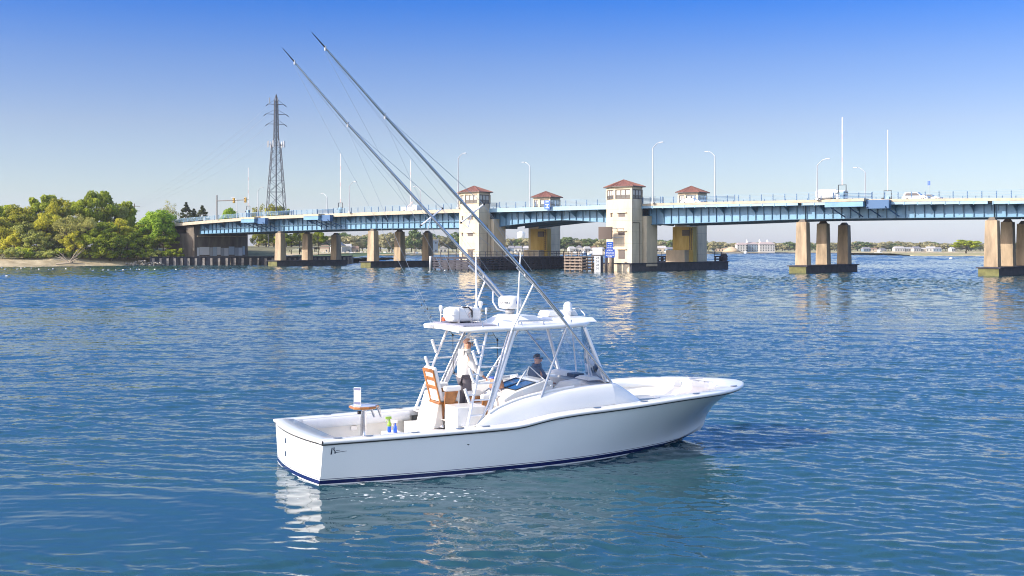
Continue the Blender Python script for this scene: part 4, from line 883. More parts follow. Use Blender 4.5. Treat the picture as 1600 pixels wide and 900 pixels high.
for a in ((528, 377, 850, 20, 0, 0, 'white gabled house seen between the first two piers', False, 'houses along the far shore', True), (543, 381, 858, 14, 0, 2, 'small white house right of the gabled house by the docks'), (508, 383, 855, 14, 1, 1, 'cream house left of the white gabled house'),
    (555, 384, 860, 12, 4, 1, 'tan low house left of the second pier'), (676, 374, 850, 14, 2, 2, 'blue grey three storey building with white decks left of the left tower', True), (692, 384, 865, 12, 0, 2, 'white tent like house beside the three storey building', False, 'houses along the far shore', True),
    (786, 385, 930, 11, 0, 0, 'white house nearest the left tower in the gap under the lift span'), (799, 384, 935, 10, 2, 0, 'blue grey house, second from the left tower in the gap'), (810, 384, 930, 12, 0, 0, 'white house below the water tower'), (823, 384, 940, 11, 3, 2, 'grey house right of the water tower'),
    (893, 385, 930, 10, 0, 2, 'white house right of the left far tower'), (905, 383, 935, 12, 0, 0, 'white steep roofed house, second right of the left far tower', False, 'houses along the far shore', True), (917, 385, 930, 10, 3, 2, 'grey house in the middle of the group left of the gauge'), (928, 383, 940, 12, 0, 1, 'white gable house left of the right near tower', False, 'houses along the far shore', True), (939, 386, 935, 9, 4, 0, 'tan house behind the clearance gauge'),
    (1019, 386, 1000, 12, 3, 0, 'grey house right of the right near tower'), (1033, 384, 1005, 16, 1, 2, 'cream house in the middle of the gap under the right span'), (1046, 386, 1000, 12, 2, 0, 'blue grey house left of the yellow pier'),
    (1117, 380, 1100, 10, 2, 2, 'blue grey box like building right of the far right tower', True), (1130, 387, 1095, 22, 4, 2, 'long tan waterfront building left of the sand heap', True),
    (1353, 386, 1165, 12, 2, 0, 'blue grey house right of the pier columns'), (1364, 387, 1165, 12, 1, 1, 'brown roofed house just right of the pier columns'), (1378, 388, 1170, 10, 0, 0, 'small white house among trees right of the pier columns'),
    (1404, 385, 1168, 16, 0, 2, 'white house, leftmost of the row above the marsh island tip'), (1418, 386, 1170, 14, 0, 2, 'white house, second in the row above the marsh island tip'), (1431, 385, 1166, 12, 0, 0, 'white grey roofed house in the middle of the row'), (1443, 387, 1170, 12, 1, 2, 'cream house right of the middle of the row'),
    (1454, 385, 1168, 14, 0, 2, 'white house, second last of the row before the lone tree'), (1464, 386, 1166, 12, 2, 0, 'blue grey house, last of the row before the lone tree'), (1487, 386, 1166, 6, 0, 2, 'tiny white house just left of the lone tree')):
    house(*a)
# waterfront hotel
hp = P(1181, HY, 1105); r = empty('hotel', (hp.x, hp.y, 1.6), 0, 'large white waterfront hotel with brown roofs, cupolas and a blue grey middle wing', 'hotel'); k = 1105 / F
def hw_(x0, x1, y0, y1, h, m_): q = MB(); q.box(x0, x1, y0, y1, -1, h); return q.build('wing', [m_], r)
hw_(-29 * k, -14 * k, 0, 12, 6.6, WC[0]); hw_(-13.9 * k, 5 * k, 4, 16, 7.0, WC[2]); hw_(5.1 * k, 29 * k, -2, 12, 7.0, WC[0])  # middle wing has blue grey walls, the outer two white
for x0, x1, y0, y1, z in ((-29, -14, 0, 12, 6.6), (-13.9, 5, 4, 16, 7.0), (5.1, 29, -2, 12, 7.0)):
    q = MB(); q.tbox((x0 * k - .4, x1 * k + .4, y0 - .4, y1 + .4), (x0 * k + 2, x1 * k - 2, y0 + 4, y1 - 4), z + .01, z + 2.0); q.build('roof', [mat('roof_mauve', (.36, .29, .27), .8)], r)
    for z_ in np.arange(.8, z - 1.2, 2.1):
        for x in np.arange(x0 * k + .8, x1 * k - .6, 2.4): w_ = MB(); w_.box(x, x + .9, y0 - .05, y0 - .01, z_, z_ + 1.2); w_.build('window', [GLS], r)
for x in (-12, 8, 20): q = MB(); q.box(x * k - .7, x * k + .7, 5, 6.4, 8.5, 10.3); q.lathe([(1.0, 10.31), (.1, 11.6)], (x * k, 5.7, 0), 4); q.build('cupola', [WHT], r)
q = MB(); q.lathe([(9, 0), (6, 2.4), (3, 4.2), (1, 4.9)], seg=16, T=Matrix.Scale(1, 4)); o = q.build('sand_heap', [mat('dry_sand', (.5, .38, .24), .9, var=.15)], loc=P(1143, HY, 1085) - Vector((0, 0, 3.4))); tag(o, 'tan heap of sand on the waterfront left of the hotel', 'sand heap')
def dock(px0, px1, Y, label, n):
    a = P(px0, HY, Y); b = P(px1, HY, Y); r = empty('dock', (a.x, Y, 0), 0, label, 'dock'); L_ = b.x - a.x
    q = MB(); q.box(0, L_, 0, 2.4, 1.0, 1.3); q.build('deck', [WOODL], r); d2 = random.Random(px0)
    for i in range(n): x = L_ * (i + .5) / n + d2.uniform(-.5, .5); q = MB(); q.lathe([(.22, -1), (.22, 1.9 + d2.random())], (x, d2.uniform(-6, -.3), 0), 6); q.build('pile', [mat('pale_pile', (.5, .45, .38), .8)], r)
    for i in range(n // 3): x = L_ * (i + d2.random() * .6) / (n // 3); q = MB(); q.box(x, x + d2.uniform(1, 2.4), .3, 2.0, 1.31, 1.9 + d2.random() * .9); q.build('dock_box', [WC[0]], r)
dock(488, 668, 835, 'long dock with pale piles on the far shore seen between the left piers', 60); dock(780, 836, 905, 'marina dock under the lift span left of the yellow pier', 26); dock(890, 950, 905, 'marina dock left of the clearance gauge', 26); dock(1010, 1055, 975, 'dock seen under the right span near the yellow pier', 16)
HB = mat('boat_blue', (.05, .16, .36), .4)
def small_boat(px, Y, L_, m_, label, rz):
    p = P(px, HY, Y); r = empty('moored_boat', (p.x, Y, 0), rz, label, 'boat', 'small boats moored at the docks'); q = MB(); n = 8
    rows = []
    for i in range(n + 1):
        t = i / n; x = (t - .5) * L_; b = L_ * .16 * (1 - max(0, t - .5) ** 2 / .31) + .02; z = .9 + .5 * t * t; rows.append([(x, -b, z), (x * .95, -b * .75, .0), (x * .93, 0, -.3), (x * .95, b * .75, .0), (x, b, z)])
    q.grid(rows, 0); q.add(rows[0], [(0, 1, 2, 3, 4)]); q.add([v for w_ in rows for v in (w_[0], w_[4])], [(2 * i, 2 * i + 1, 2 * i + 3, 2 * i + 2) for i in range(n)]); q.build('hull', [m_], r)
    q = MB(); q.tbox((-L_ * .1, L_ * .22, -L_ * .1, L_ * .1), (-L_ * .08, L_ * .12, -L_ * .085, L_ * .085), 1.2, 2.4); q.build('cabin', [WHT], r)
    q = MB(); q.box(L_ * .225, L_ * .24, -L_ * .08, L_ * .08, 1.7, 2.2); q.build('windscreen', [GLS], r)
small_boat(548, 700, 9, HB, 'blue hulled motor boat between the first and second piers', 0.1)
for i, (px, Y, m_, lb) in enumerate(((590, 820, WHT, 'white boat moored behind the second pier, left bay'), (601, 822, WHT, 'white boat moored left of the middle column of the second pier'), (632, 820, WHT, 'white boat moored between middle and right columns of the second pier'), (650, 824, WHT, 'white boat moored left of the right column of the second pier'),
    (792, 895, WHT, 'white boat in the marina gap nearest the left tower'), (806, 890, WHT, 'white boat in the marina below the water tower'), (822, 895, HB, 'blue boat in the marina left of the yellow pier'), (897, 890, WHT, 'white boat right of the left far tower'), (912, 895, HB, 'blue boat in the marina left of the gauge'), (924, 890, WHT, 'white boat in the marina nearest the gauge'),
    (1022, 960, WHT, 'white boat under the right span'), (1040, 962, HB, 'blue boat under the right span left of the yellow pier'), (1165, 1070, WHT, 'white boat before the hotel'), (1372, 1120, WHT, 'white boat by the far beach right of the pier columns'))):
    small_boat(px, Y, 7.5, m_, lb, rs.uniform(-1.2, 1.2))
q = MB(); q.box(0, 330 / 1.7, 0, 1.0, -.5, .9); o = q.build('seawall', [WOODD], loc=P(1125, HY, 1072) - Vector((0, 0, H))); o.scale[0] = .55; tag(o, 'low dark seawall in front of the hotel', 'seawall')
# buoy, day beacon
q = MB(); q.lathe([(.5, -.2), (.75, .1), (.75, .5), (.4, .75)], seg=14); o = q.build('buoy', [WHT], loc=(P(1486, HY, 520).x, 520, 0)); tag(o, 'white mooring buoy floating left of the right hand pier', 'buoy')
b_ = P(1548, HY, 440); r = empty('day_beacon', (b_.x, 440, 0), 0, 'orange day mark on a wooden pile beside the rightmost pier', 'beacon'); q = MB(); q.tube([(0, 0, -1), (0, 0, 4.0)], .28, 8); q.build('pile', [WOODL], r); q = MB(); q.box(-.6, .6, -.35, -.29, 2.9, 4.4); q.build('day_mark', [mat('marker_orange', (.7, .12, .03), .5)], r, bevel=.02)
# gulls resting on the shallows
GM = mat('gull_white', (.75, .74, .72), .7); GG = mat('gull_grey', (.3, .31, .33), .7)
def gull():
    r = empty('gull', (0, 0, 0), 0, '', 'gull', 'gulls floating off the left beach')
    q = MB(); q.lathe([(.01, -.32), (.08, -.26), (.14, -.1), (.15, .05), (.1, .2), (.03, .3)], (0, 0, .09), 10, T=Matrix.Rotation(PI / 2, 4, 'Y')); q.tube([(.2, 0, .13), (.26, 0, .24), (.29, 0, .28)], [.07, .055, .06], 8); q.tube([(.33, 0, .28), (.40, 0, .27)], [.018, .006], 5); q.build('body', [GM], r)
    q = MB(); q.lathe([(.01, -.38), (.1, -.2), (.12, 0), (.05, .14)], (0, 0, .15), 8, T=Matrix.Rotation(PI / 2, 4, 'Y')); q.build('wing', [GG], r); return r
g0 = gull(); first = True
for px, py in ((3, 419), (8, 421), (27, 421), (33, 419.5), (39, 418.5), (49, 419.5), (61, 421), (76, 421.5), (83, 420.5), (103, 420.5), (141, 421), (145, 423), (161, 422.5), (169, 422.5), (181, 422.5), (192, 422.2), (204, 421), (214, 421.3), (218, 421.4), (226, 421.8), (242, 421.3), (275, 421.5), (695, 423), (10, 432)):
    o = g0 if first else copy_tree(g0); first = False; Y = F * H / (py - HY); o.location = ((px - 800) / F * Y, Y, 0); o.rotation_euler[2] = rs.uniform(0, 6.28); o.scale = (0.72,) * 3
    ORD = ['leftmost', 'second', 'third', 'fourth', 'fifth', 'sixth', 'seventh', 'eighth']; zn = 'z' if px > 600 or py > 430 else 'a' if px < 60 else 'b' if px < 130 else 'c' if px < 215 else 'd'; gcount = globals().setdefault('gc_', {}); kq = gcount.get(zn, 0); gcount[zn] = kq + 1
    o['label'] = ('small white gull floating below the left end of the long fender' if px > 600 else 'small white gull alone nearest the camera at the left edge' if py > 430 else f'{ORD[kq]} small white gull from the left ' + {'a': 'off the left edge of the beach', 'b': 'off the driftwood', 'c': 'off the shaded middle of the beach', 'd': 'off the bulkhead end'}[zn])

# ---------------------------------------------------------------- sportfishing boat (local x forward, y port, z up)
BTH = math.atan2(4.67, 9.238); BC = Vector((-4.584, 25.33, 0))
boat = empty('sportfishing_boat', BC, BTH, 'white open sportfishing boat with hardtop and tall outrigger poles idling in the foreground', 'boat')
BM = Matrix.Translation(BC) @ Matrix.Rotation(BTH, 4, 'Z')
def onboat(x, y, z): return BM @ Vector((x, y, z))
XS = [0, 1.5, 3, 4.0, 4.4, 4.8, 5.2, 5.7, 6.3, 7, 7.8, 9, 9.6, 10.1, 10.5, 10.9, 11.25, 11.48, 11.62]
BS = [1.74, 1.84, 1.91, 1.95, 1.96, 1.965, 1.97, 1.98, 1.98, 1.98, 1.97, 1.91, 1.82, 1.66, 1.44, 1.12, .72, .38, 0.0]
ZX = [0, 1.5, 3, 4.1, 4.5, 4.9, 5.3, 5.8, 6.4, 7.2, 9, 10, 11, 11.62]
ZS = [.93, .945, .965, .985, 1.02, 1.09, 1.145, 1.185, 1.215, 1.255, 1.365, 1.395, 1.415, 1.415]
bs = lambda x: ip(x, XS, BS); zs = lambda x: ip(x, ZX, ZS)
XC = [0, 1.5, 3, 4.5, 6.1, 7.76, 8.5, 9.3, 10.0, 10.62]; BCH = [1.50, 1.70, 1.79, 1.78, 1.62, 1.20, .95, .62, .30, 0.0]
ZC = [-.07, -.07, -.07, -.07, -.05, .0, .05, .13, .23, .37]
N = 56; T_ = [math.sin(PI / 2 * i / N) * .55 + (i / N) * .45 for i in range(N + 1)]
LS = 11.56
def hullrow(t, sgn):
    row = []; xc = t * 10.62; bc = ip(xc, XC, BCH); zc = ip(xc, XC, ZC)
    xk = t * 9.9; zk = ip(t, [0, .6, .85, 1], [-.55, -.55, -.4, .2]); row.append((xk + (10.5 - 9.9) * t ** 6, 0, zk))
    row.append((xc, sgn * bc * .985, zc - .02)); row.append((xc, sgn * (bc + .025 * (1 - t)), zc))
    xx = t * LS; S = bs(min(xx, 11.56)); z1 = zs(xx) - .06; pw = 1.0 + .8 * max(0, (t - .45) / .55) ** 1.1
    if t < .3: pw = .8 + .2 * t / .3
    for q in (.08, .18, .3, .42, .55, .68, .8, .9, 1.0):
        row.append((t * (10.62 + (LS - 10.62) * q ** 1.5), sgn * (bc + (S - bc) * q ** pw if t < .999 else 0), zc + (z1 - zc) * q))
    return row
def cam_(y): return -.16 * max(0, 1 - (y / 1.6) ** 2)
hull = MB()
for sgn in (-1, 1):
    rows = [hullrow(t, sgn) for t in T_]
    hull.grid(rows, 0, True, flip=(sgn > 0))
tr = [[(cam_(v[1] * k), v[1] * k, v[2]) for v in hullrow(0, 1)[1:]] for k in np.linspace(-1, 1, 17)]
hull.grid(tr, 0, True, flip=True)
hm = bpy.data.materials.new('hull_paint'); hm.use_nodes = True; nt = hm.node_tree; b = nt.nodes['Principled BSDF']; b.inputs['Roughness'].default_value = .25; b.inputs['Coat Weight'].default_value = .6; b.inputs['Coat Roughness'].default_value = .03
tcn = nt.nodes.new('ShaderNodeTexCoord'); spn = nt.nodes.new('ShaderNodeSeparateXYZ'); nt.links.new(tcn.outputs['Object'], spn.inputs[0]); rmp = nt.nodes.new('ShaderNodeValToRGB'); rmp.color_ramp.interpolation = 'CONSTANT'
mr = nt.nodes.new('ShaderNodeMapRange'); mr.inputs[1].default_value = -.1; mr.inputs[2].default_value = .4; nt.links.new(spn.outputs['Z'], mr.inputs[0]); nt.links.new(mr.outputs[0], rmp.inputs[0])
def zf(z): return (z + .1) / .5
els = [(0, (.02, .03, .08)), (zf(-.005), (.8, .8, .8)), (zf(.02), (.006, .01, .08)), (zf(.10), (.8, .82, .82)), (zf(.118), (.01, .015, .09)), (zf(.129), (.80, .82, .82))]
rmp.color_ramp.elements[0].color = (*els[0][1], 1); rmp.color_ramp.elements[1].position = els[1][0]; rmp.color_ramp.elements[1].color = (*els[1][1], 1)
for p_, c in els[2:]: e = rmp.color_ramp.elements.new(p_); e.color = (*c, 1)
nt.links.new(rmp.outputs[0], b.inputs['Base Color'])
hull_o = hull.build('hull', [hm], boat)
# covering board (cap) ring
def b_in(x):
    w = ip(x, [0, 4, 9, 11], [.30, .31, .34, .5]); v = bs(x) - w
    if x > 9.0: v = min(v, 1.56 * math.sqrt(max(0, 1 - ((x - 9.0) / 1.62) ** 2)))
    return v
cap = MB(); XI0, XI1 = .36, 10.62
for sg in (-1, 1):
    rows = []
    for t in T_:
        xo = t * 11.62; xi = XI0 + t * (XI1 - XI0); bo = bs(xo); z = zs(xo); zi = zs(xi) + .005; bi = b_in(xi)
        if t > .9995: bi = 0; bo = 0
        rows.append([(xo, sg * bo, z - .075), (xo + .035 * t ** 8, sg * (bo + .04 * (bo > 0)), z - .06), (xo + .035 * t ** 8, sg * (bo + .04 * (bo > 0)), z - .012), (xo, sg * (bo + .015 * (bo > 0)), z), (xi, sg * (bi + .03), zi), (xi, sg * bi, zi - .02), (xi, sg * bi, zi - .16)])
    cap.grid(rows, 0, True, flip=(sg < 0))
ty = np.linspace(-1, 1, 17)
rows = [[(cam_(k * bs(0)) - .0, k * bs(0), .93 - .075), (cam_(k * bs(0)) - .04, k * (bs(0) + .04), .93 - .06), (cam_(k * bs(0)) - .04, k * (bs(0) + .04), .93 - .012), (cam_(k * bs(0)) - .01, k * bs(0), .93), (XI0, k * (b_in(XI0) + .03), .934), (XI0, k * b_in(XI0), .914), (XI0, k * b_in(XI0), .77)] for k in ty]
cap.grid(rows, 0, True, flip=True)
cap_o = cap.build('covering_board', [GEL], boat)
rub = MB()
for sg in (-1, 1):
    rub.tube([(t * 11.60, sg * (bs(t * 11.62) + .012) if t < .9995 else 0, zs(t * 11.62) - .083) for t in T_], .014, 6)
rub.tube([(cam_(k * bs(0)) - .012, k * bs(0), .93 - .083) for k in ty], .014, 6)
rub.build('rub_rail', [BLK], cap_o)
# inner liner: cockpit and bow well walls, soles
def liner(name, x0, x1, z0, mm, n=16):
    q = MB()
    for sg in (-1, 1):
        q.grid([[(x, sg * b_in(x), zs(x) - .15), (x, sg * (b_in(x) + .07), zs(x) - .17), (x, sg * (b_in(x) + .07), z0)] for x in np.linspace(x0, x1, n)], 0, True, flip=(sg < 0))
    q.grid([[(x, -b_in(x) - .07, z0), (x, b_in(x) + .07, z0)] for x in np.linspace(x0, x1, n)], 1, False, flip=True)
    return q
WARM = mat('interior_gelcoat', (.78, .75, .70), .4, var=.03, scale=3)
q = liner('c', XI0, 3.3, .28, 0); q.add([(XI0, -b_in(XI0) - .07, .28), (XI0, b_in(XI0) + .07, .28), (XI0, b_in(XI0), .78), (XI0, -b_in(XI0), .78)], [(0, 1, 2, 3)]); q.build('cockpit_liner', [WARM, GELM], boat)
q = liner('h', 3.3, 7.3, .93, 0); q.build('helm_deck', [WARM, GELM], boat)
q = MB()
for sg in (-1, 1): q.grid([[(x, sg * b_in(x), zs(x) - .15), (x, sg * (b_in(x) + .02 * (x < 10)), zs(x) - .17), (x, sg * b_in(x) * ip(x, [8.8, 9.6, 10.2, 10.62], [.98, .90, .72, .5]), 1.02)] for x in [7.2 + 3.42 * math.sin(PI / 2 * i / 24) for i in range(25)]], 0, True, flip=(sg < 0))
q.grid([[(x, -b_in(x) * ip(x, [8.8, 9.6, 10.2, 10.62], [.98, .90, .72, .5]), 1.02), (x, b_in(x) * ip(x, [8.8, 9.6, 10.2, 10.62], [.98, .90, .72, .5]), 1.02)] for x in [7.2 + 3.42 * math.sin(PI / 2 * i / 24) for i in range(25)]], 1, False, flip=True)
q.build('bow_well', [WARM, GELM], boat)
# padded coaming bolsters
q = MB()
q.grid([[(x, (b_in(x) - .012), zs(x) - .03), (x, (b_in(x) - .05), zs(x) - .06), (x, (b_in(x) - .05), zs(x) - .24), (x, (b_in(x) + .05), zs(x) - .27)] for x in np.linspace(.55, 3.2, 14)], 0, True)
q.build('coaming_pad', [mat('quilted_vinyl', (.74, .74, .75), .5, bump=.3, var=.02, scale=14)], boat)
q = MB(); q.grid([[(x, b_in(x) - .01, zs(x) - .02), (x, b_in(x) - .06, zs(x) - .05), (x, b_in(x) - .05, zs(x) - .19), (x, b_in(x), zs(x) - .2)] for x in [8.2 + 2.2 * math.sin(PI / 2 * i / 18) for i in range(19)]], 0, True); q.build('coaming_pad', [PAD], boat)
# cabin trunk: side coamings and sloping front
TX = [3.45, 3.6, 3.85, 4.2, 4.7, 5.2, 5.8, 6.4, 7.0, 7.3]; TZ = [.99, 1.06, 1.24, 1.37, 1.50, 1.58, 1.645, 1.69, 1.70, 1.68]
tz = lambda x: ip(x, TX, TZ)
trunk = MB()
XT = np.linspace(3.45, 7.0, 30)
for sg in (-1, 1):
    rows = []
    for x in XT:
        bo = bs(x) - ip(x, [3.4, 5, 7.3], [.30, .34, .42]); h = tz(x) - zs(x); z0 = zs(x) - .01
        rows.append([(x, sg * bo, z0), (x, sg * (bo - .03 * h), z0 + .25 * h), (x, sg * (bo - .10 * h), z0 + .55 * h), (x, sg * (bo - .22 * h), z0 + .82 * h), (x, sg * (bo - .34 * h), z0 + .96 * h), (x, sg * (bo - .48 * h), z0 + h), (x, sg * (bo - .48 * h - .07), z0 + h), (x, sg * (bo - .5 * h - .1), .94)])
    trunk.grid(rows, 0, True, flip=(sg < 0))
# front of the trunk slopes down into the bow well
FX = [7.0, 7.12, 7.25, 7.45, 7.65, 7.85, 8.05, 8.25]; FZ = [1.70, 1.685, 1.63, 1.51, 1.38, 1.25, 1.12, 1.02]
rows = []
for x in np.linspace(7.0, 8.25, 18):
    z1 = ip(x, FX, FZ); zb = lerp(zs(7.0) - .01, 1.0, min(1, (x - 7.0) / .9)); bo = ip(x, [7.0, 7.5, 8.25], [bs(7.0) - .414, 1.50, 1.18]); h = max(.01, z1 - zb)
    half = [(bo, zb), (bo - .03 * h, zb + .25 * h), (bo - .10 * h, zb + .55 * h), (bo - .22 * h, zb + .82 * h), (bo - .34 * h, zb + .96 * h), (bo - .48 * h, zb + h), (bo - .8 * h - .15, zb + h + .012), (.5, zb + h + .02)]
    rows.append([(x, -y, z) for y, z in half] + [(x, 0, zb + h + .022)] + [(x, y, z) for y, z in reversed(half)])
trunk.grid(rows, 0, True)
wd0 = bs(7.3) - .46
trunk.grid([[(x, -wd0 + .35, 1.67), (x, wd0 - .35, 1.67)] for x in (6.55, 7.02)], 0, False); trunk.add([(6.55, -wd0 + .35, 1.67), (6.55, wd0 - .35, 1.67), (6.55, wd0 - .35, .94), (6.55, -wd0 + .35, .94)], [(0, 1, 2, 3)])
trunk_o = trunk.build('cabin_trunk', [GEL], boat)
for sg in (-1, 1): q = MB(); q.tube([(x, sg * (bs(x) - ip(x, [3.4, 5, 7.3], [.30, .34, .42]) - .46 * (tz(x) - zs(x))), tz(x) + .005) for x in np.linspace(3.8, 6.0, 12)], .035, 8); q.build('edge_bolster', [PAD], trunk_o)
# cleats, scuppers, hatch, transom fittings, hull vent
def cleat(x, y, z, sgn):
    q = MB(); q.lathe([(.055, 0), (.06, .006)], (x, y, z), 14, T=Matrix.Scale(1.6, 4, (1, 0, 0))); q.tube([(x - .1, y, z + .012), (x + .1, y, z + .012)], .012, 6); q.build('cleat', [STEEL], boat)
for x in (.35, 1.0, 2.0, 3.0, 3.6, 6.35, 7.6, 9.1, 10.6): cleat(x, -bs(x) + .14, zs(x) + .006, -1)
for x in (1.2, 3.0, 8.5, 10.2, 10.9): cleat(x, bs(x) - .14, zs(x) + .006, 1)
q = MB(); q.box(8.65, 9.25, -.05, .6, 1.03, 1.09); q.build('deck_hatch', [mat('smoked_hatch', (.30, .36, .42), .15)], boat, bevel=.015)
q = MB(); q.box(10.35, 10.75, .25, .32, 1.443, 1.47); q.box(10.3, 10.5, -.2, -.16, 1.443, 1.46); q.build('bow_chock', [STEEL], boat)
q = MB(); q.box(9.0, 9.05, b_in(9) - .012, b_in(9) + .02, 1.08, 1.2); q.build('rod_clip', [STEEL], boat); q = MB(); q.box(9.9, 9.97, b_in(9.9) - .02, b_in(9.9) - .005, 1.12, 1.19); q.build('rod_clip', [BLK], boat)
for z in (.32, .60):
    q = MB(); q.box(cam_(.3) - .03, cam_(.3) - .002, .24, .34, z, z + .11); q.build('door_hinge', [STEEL], boat)
q = MB(); q.box(cam_(1.15) - .004, cam_(1.15) + .0, -1.17, -1.155, .16, .86); q.build('door_seam', [mat('seam_grey', (.35, .35, .36), .6)], boat)
q = MB(); q.lathe([(.03, 0), (.03, .012)], seg=12, T=Matrix.Translation((3.15, -1.875, .66)) @ Matrix.Rotation(PI / 2, 4, 'X')); q.build('drain_fitting', [BLK], boat)
for x in (.5, 1.75): q = MB(); q.box(x, x + .14, b_in(x) + .045, b_in(x) + .068, .56, .66); q.build('rod_clip', [STEEL], boat)
# maker's mark on the quarter: an upright stroke, a kinked stroke and a long underline
def onside(x, z):
    t = x / 11.0; r_ = hullrow(t, -1); ys = [v[1] for v in r_[2:]]; zz = [v[2] for v in r_[2:]]; return float(np.interp(z, zz, ys)) - .004
def side_poly(pts):
    q = MB(); n = len(pts); q.add([(x, onside(x, z), z) for x, z in pts] + [(x, onside(x, z) + .003, z) for x, z in pts], [tuple(range(n)), tuple(reversed(range(n, 2 * n)))]); return q
q = side_poly([(.17, .64), (.20, .64), (.205, .78), (.185, .78)])
for pl in ([(.225, .785), (.245, .785), (.245, .735), (.27, .705), (.275, .655), (.25, .655), (.25, .70), (.222, .735)], [(.26, .668), (.5, .690), (.5, .697), (.26, .680)], [(.28, .71), (.36, .715), (.36, .722), (.28, .719)]):
    p2 = side_poly(pl); q.add(p2.v, p2.f)
q.build('hull_logo', [mat('logo_ink', (.02, .03, .06), .4)], boat)
# ---- hardtop
def top_outline(k=1.0, n=40):
    pts = []
    X0, X1 = 3.35, 7.1
    def hb(x): return ip(x, [3.35, 3.5, 3.8, 5.5, 6.6, 6.95, 7.1, 7.15], [1.02, 1.12, 1.17, 1.12, .95, .72, .42, 0.0])
    xs_ = [3.33, 3.36, 3.42, 3.5, 3.7, 4.0, 4.5, 5.0, 5.5, 6.0, 6.4, 6.7, 6.9, 7.02, 7.1, 7.14]
    R_ = [(x, -hb(x) * k) for x in xs_]; return R_ + [(7.15, 0)] + [(x, -y) for x, y in reversed(R_)]
def roofz(x, y): return 2.96 + .015 * (x - 3.3) * .3 + .045 * (1 - (y / 1.2) ** 2)
ol = [(3.33 + (x - 3.33) * .965, y) for x, y in top_outline()]; n = len(ol); top = MB()
def ring_at(k, dz_): return [(5.3 + (x - 5.3) * k, y * k, roofz(x * k, y * k) + dz_) for x, y in ol]
rings = [ring_at(.90, -.0), ring_at(.97, -.015), ring_at(1.0, .01), ring_at(1.003, .045), ring_at(.985, .075), ring_at(.93, .085), ring_at(.6, .095), ring_at(.2, .10)]
rings = [[*r_, r_[0]] for r_ in rings]; top.grid(rings, 0, True, flip=True)
a = ring_at(.90, -.0); top.add(a, [tuple(range(n))]); a = ring_at(.2, .10); top.add(a, [tuple(reversed(range(n)))])
top_o = top.build('hardtop', [GEL], boat)
q = MB(); q.prism([(3.5, -.85), (4.3, -.9), (4.3, .9), (3.5, .85)], 3.062, 3.092); q.build('roof_mat', [mat('grey_mat', (.22, .23, .30), .7)], top_o, bevel=.01)
q = MB(); q.tube([(3.36, -1.0, 2.965), (3.34, 0, 3.0), (3.36, 1.0, 2.965)], .035, 8); q.box(3.29, 3.34, .35, .62, 2.97, 3.03, 1); q.build('aft_rail', [GEL, GREY], top_o)
# raised forward platform with spot light tray
q = MB(); q.tbox((5.9, 7.05, -.7, .7), (6.05, 6.98, -.6, .62), 3.07, 3.17); q.tbox((6.2, 7.05, .2, .75), (6.25, 7.0, .25, .7), 3.175, 3.30); q.build('forward_platform', [GEL], top_o, bevel=.02)
q = MB(); q.tbox((5.3, 5.95, .1, .95), (5.42, 5.9, .2, .9), 3.07, 3.2); q.build('roof_vent_scoop', [GEL], top_o, bevel=.02)
for x, y in ((4.9, -.95), (5.45, -.98), (3.9, -1.0), (4.3, -.98), (6.3, -.75)): q = MB(); q.lathe([(.035, 0), (.03, .02), (.012, .03), (.012, .09)], (x, y, 3.05), 10); q.build('deck_eye', [STEEL], top_o)
# radar dome on its pedestal
q = MB(); q.tbox((4.55, 5.55, -.5, .5), (4.85, 5.2, -.2, .2), 3.06, 3.27); q.build('radar_pedestal', [GEL], top_o, bevel=.03)
q = MB(); q.lathe([(.10, 3.28), (.12, 3.38)], (5.08, 0, 0), 20); q.build('radar_mount', [GREY], top_o)
q = MB(); q.lathe([(.17, 3.39), (.255, 3.42), (.275, 3.50), (.27, 3.60), (.255, 3.655), (.20, 3.69), (.05, 3.70)], (5.08, 0, 0), 32); rd = q.build('radar_dome', [GEL], top_o)
# lettering and round emblem wrapped on the dome
def wrap_text(txt, size, a0, z, rad, c, parent, mt):
    me = text_mesh(txt, size)
    for v in me.vertices:
        a = a0 + v.co.x / rad; rr_ = rad + .003 + v.co.z * .3; v.co = Vector((c[0] + rr_ * math.cos(a), c[1] + rr_ * math.sin(a), z + v.co.y))
    me.materials.append(mt); o = bpy.data.objects.new('lettering', me); col.objects.link(o); o.parent = parent
CA = math.atan2(-25, 3.0) - BTH   # bearing from the dome towards the viewer side of the boat
wrap_text('GARMIN', .085, CA - .72, 3.535, .274, (5.08, 0), rd, mat('logo_ink', (.02, .03, .06), .4))
q = MB()
for r0, r1 in ((.034, .05), (0, .018)):
    k = 20; vs = []
    for i in range(k):
        for rr_ in (r0, r1): a_ = CA + .62 + rr_ * math.cos(2 * PI * i / k) / .274; vs.append((5.08 + .279 * math.cos(a_), .279 * math.sin(a_), 3.545 + rr_ * math.sin(2 * PI * i / k)))
    q.add(vs, [(2 * i, 2 * i + 1, (2 * i + 3) % (2 * k), (2 * i + 2) % (2 * k)) for i in range(k)])
q.build('emblem', [mat('emblem_blue', (.03, .12, .45), .4)], rd)
q = MB(); q.lathe([(.085, 3.08), (.085, 3.27), (.13, 3.285), (.13, 3.31), (.105, 3.32), (.105, 3.44), (.07, 3.50), (.01, 3.52)], (6.72, .15, 0), 20); q.build('satellite_dome', [GEL], top_o)
def mush(x, y, z0, z1, r0, head, thin=.014):
    q = MB(); q.tube([(x, y, z0), (x, y, z1)], thin, 6, 1); q.lathe([(.02, z1 - .1), (r0 * .55, z1 - .06), (r0, z1), (r0 * .95, z1 + head), (r0 * .3, z1 + head + .02)], (x, y, 0), 14, 0); q.build('antenna', [GEL, STEEL], top_o)
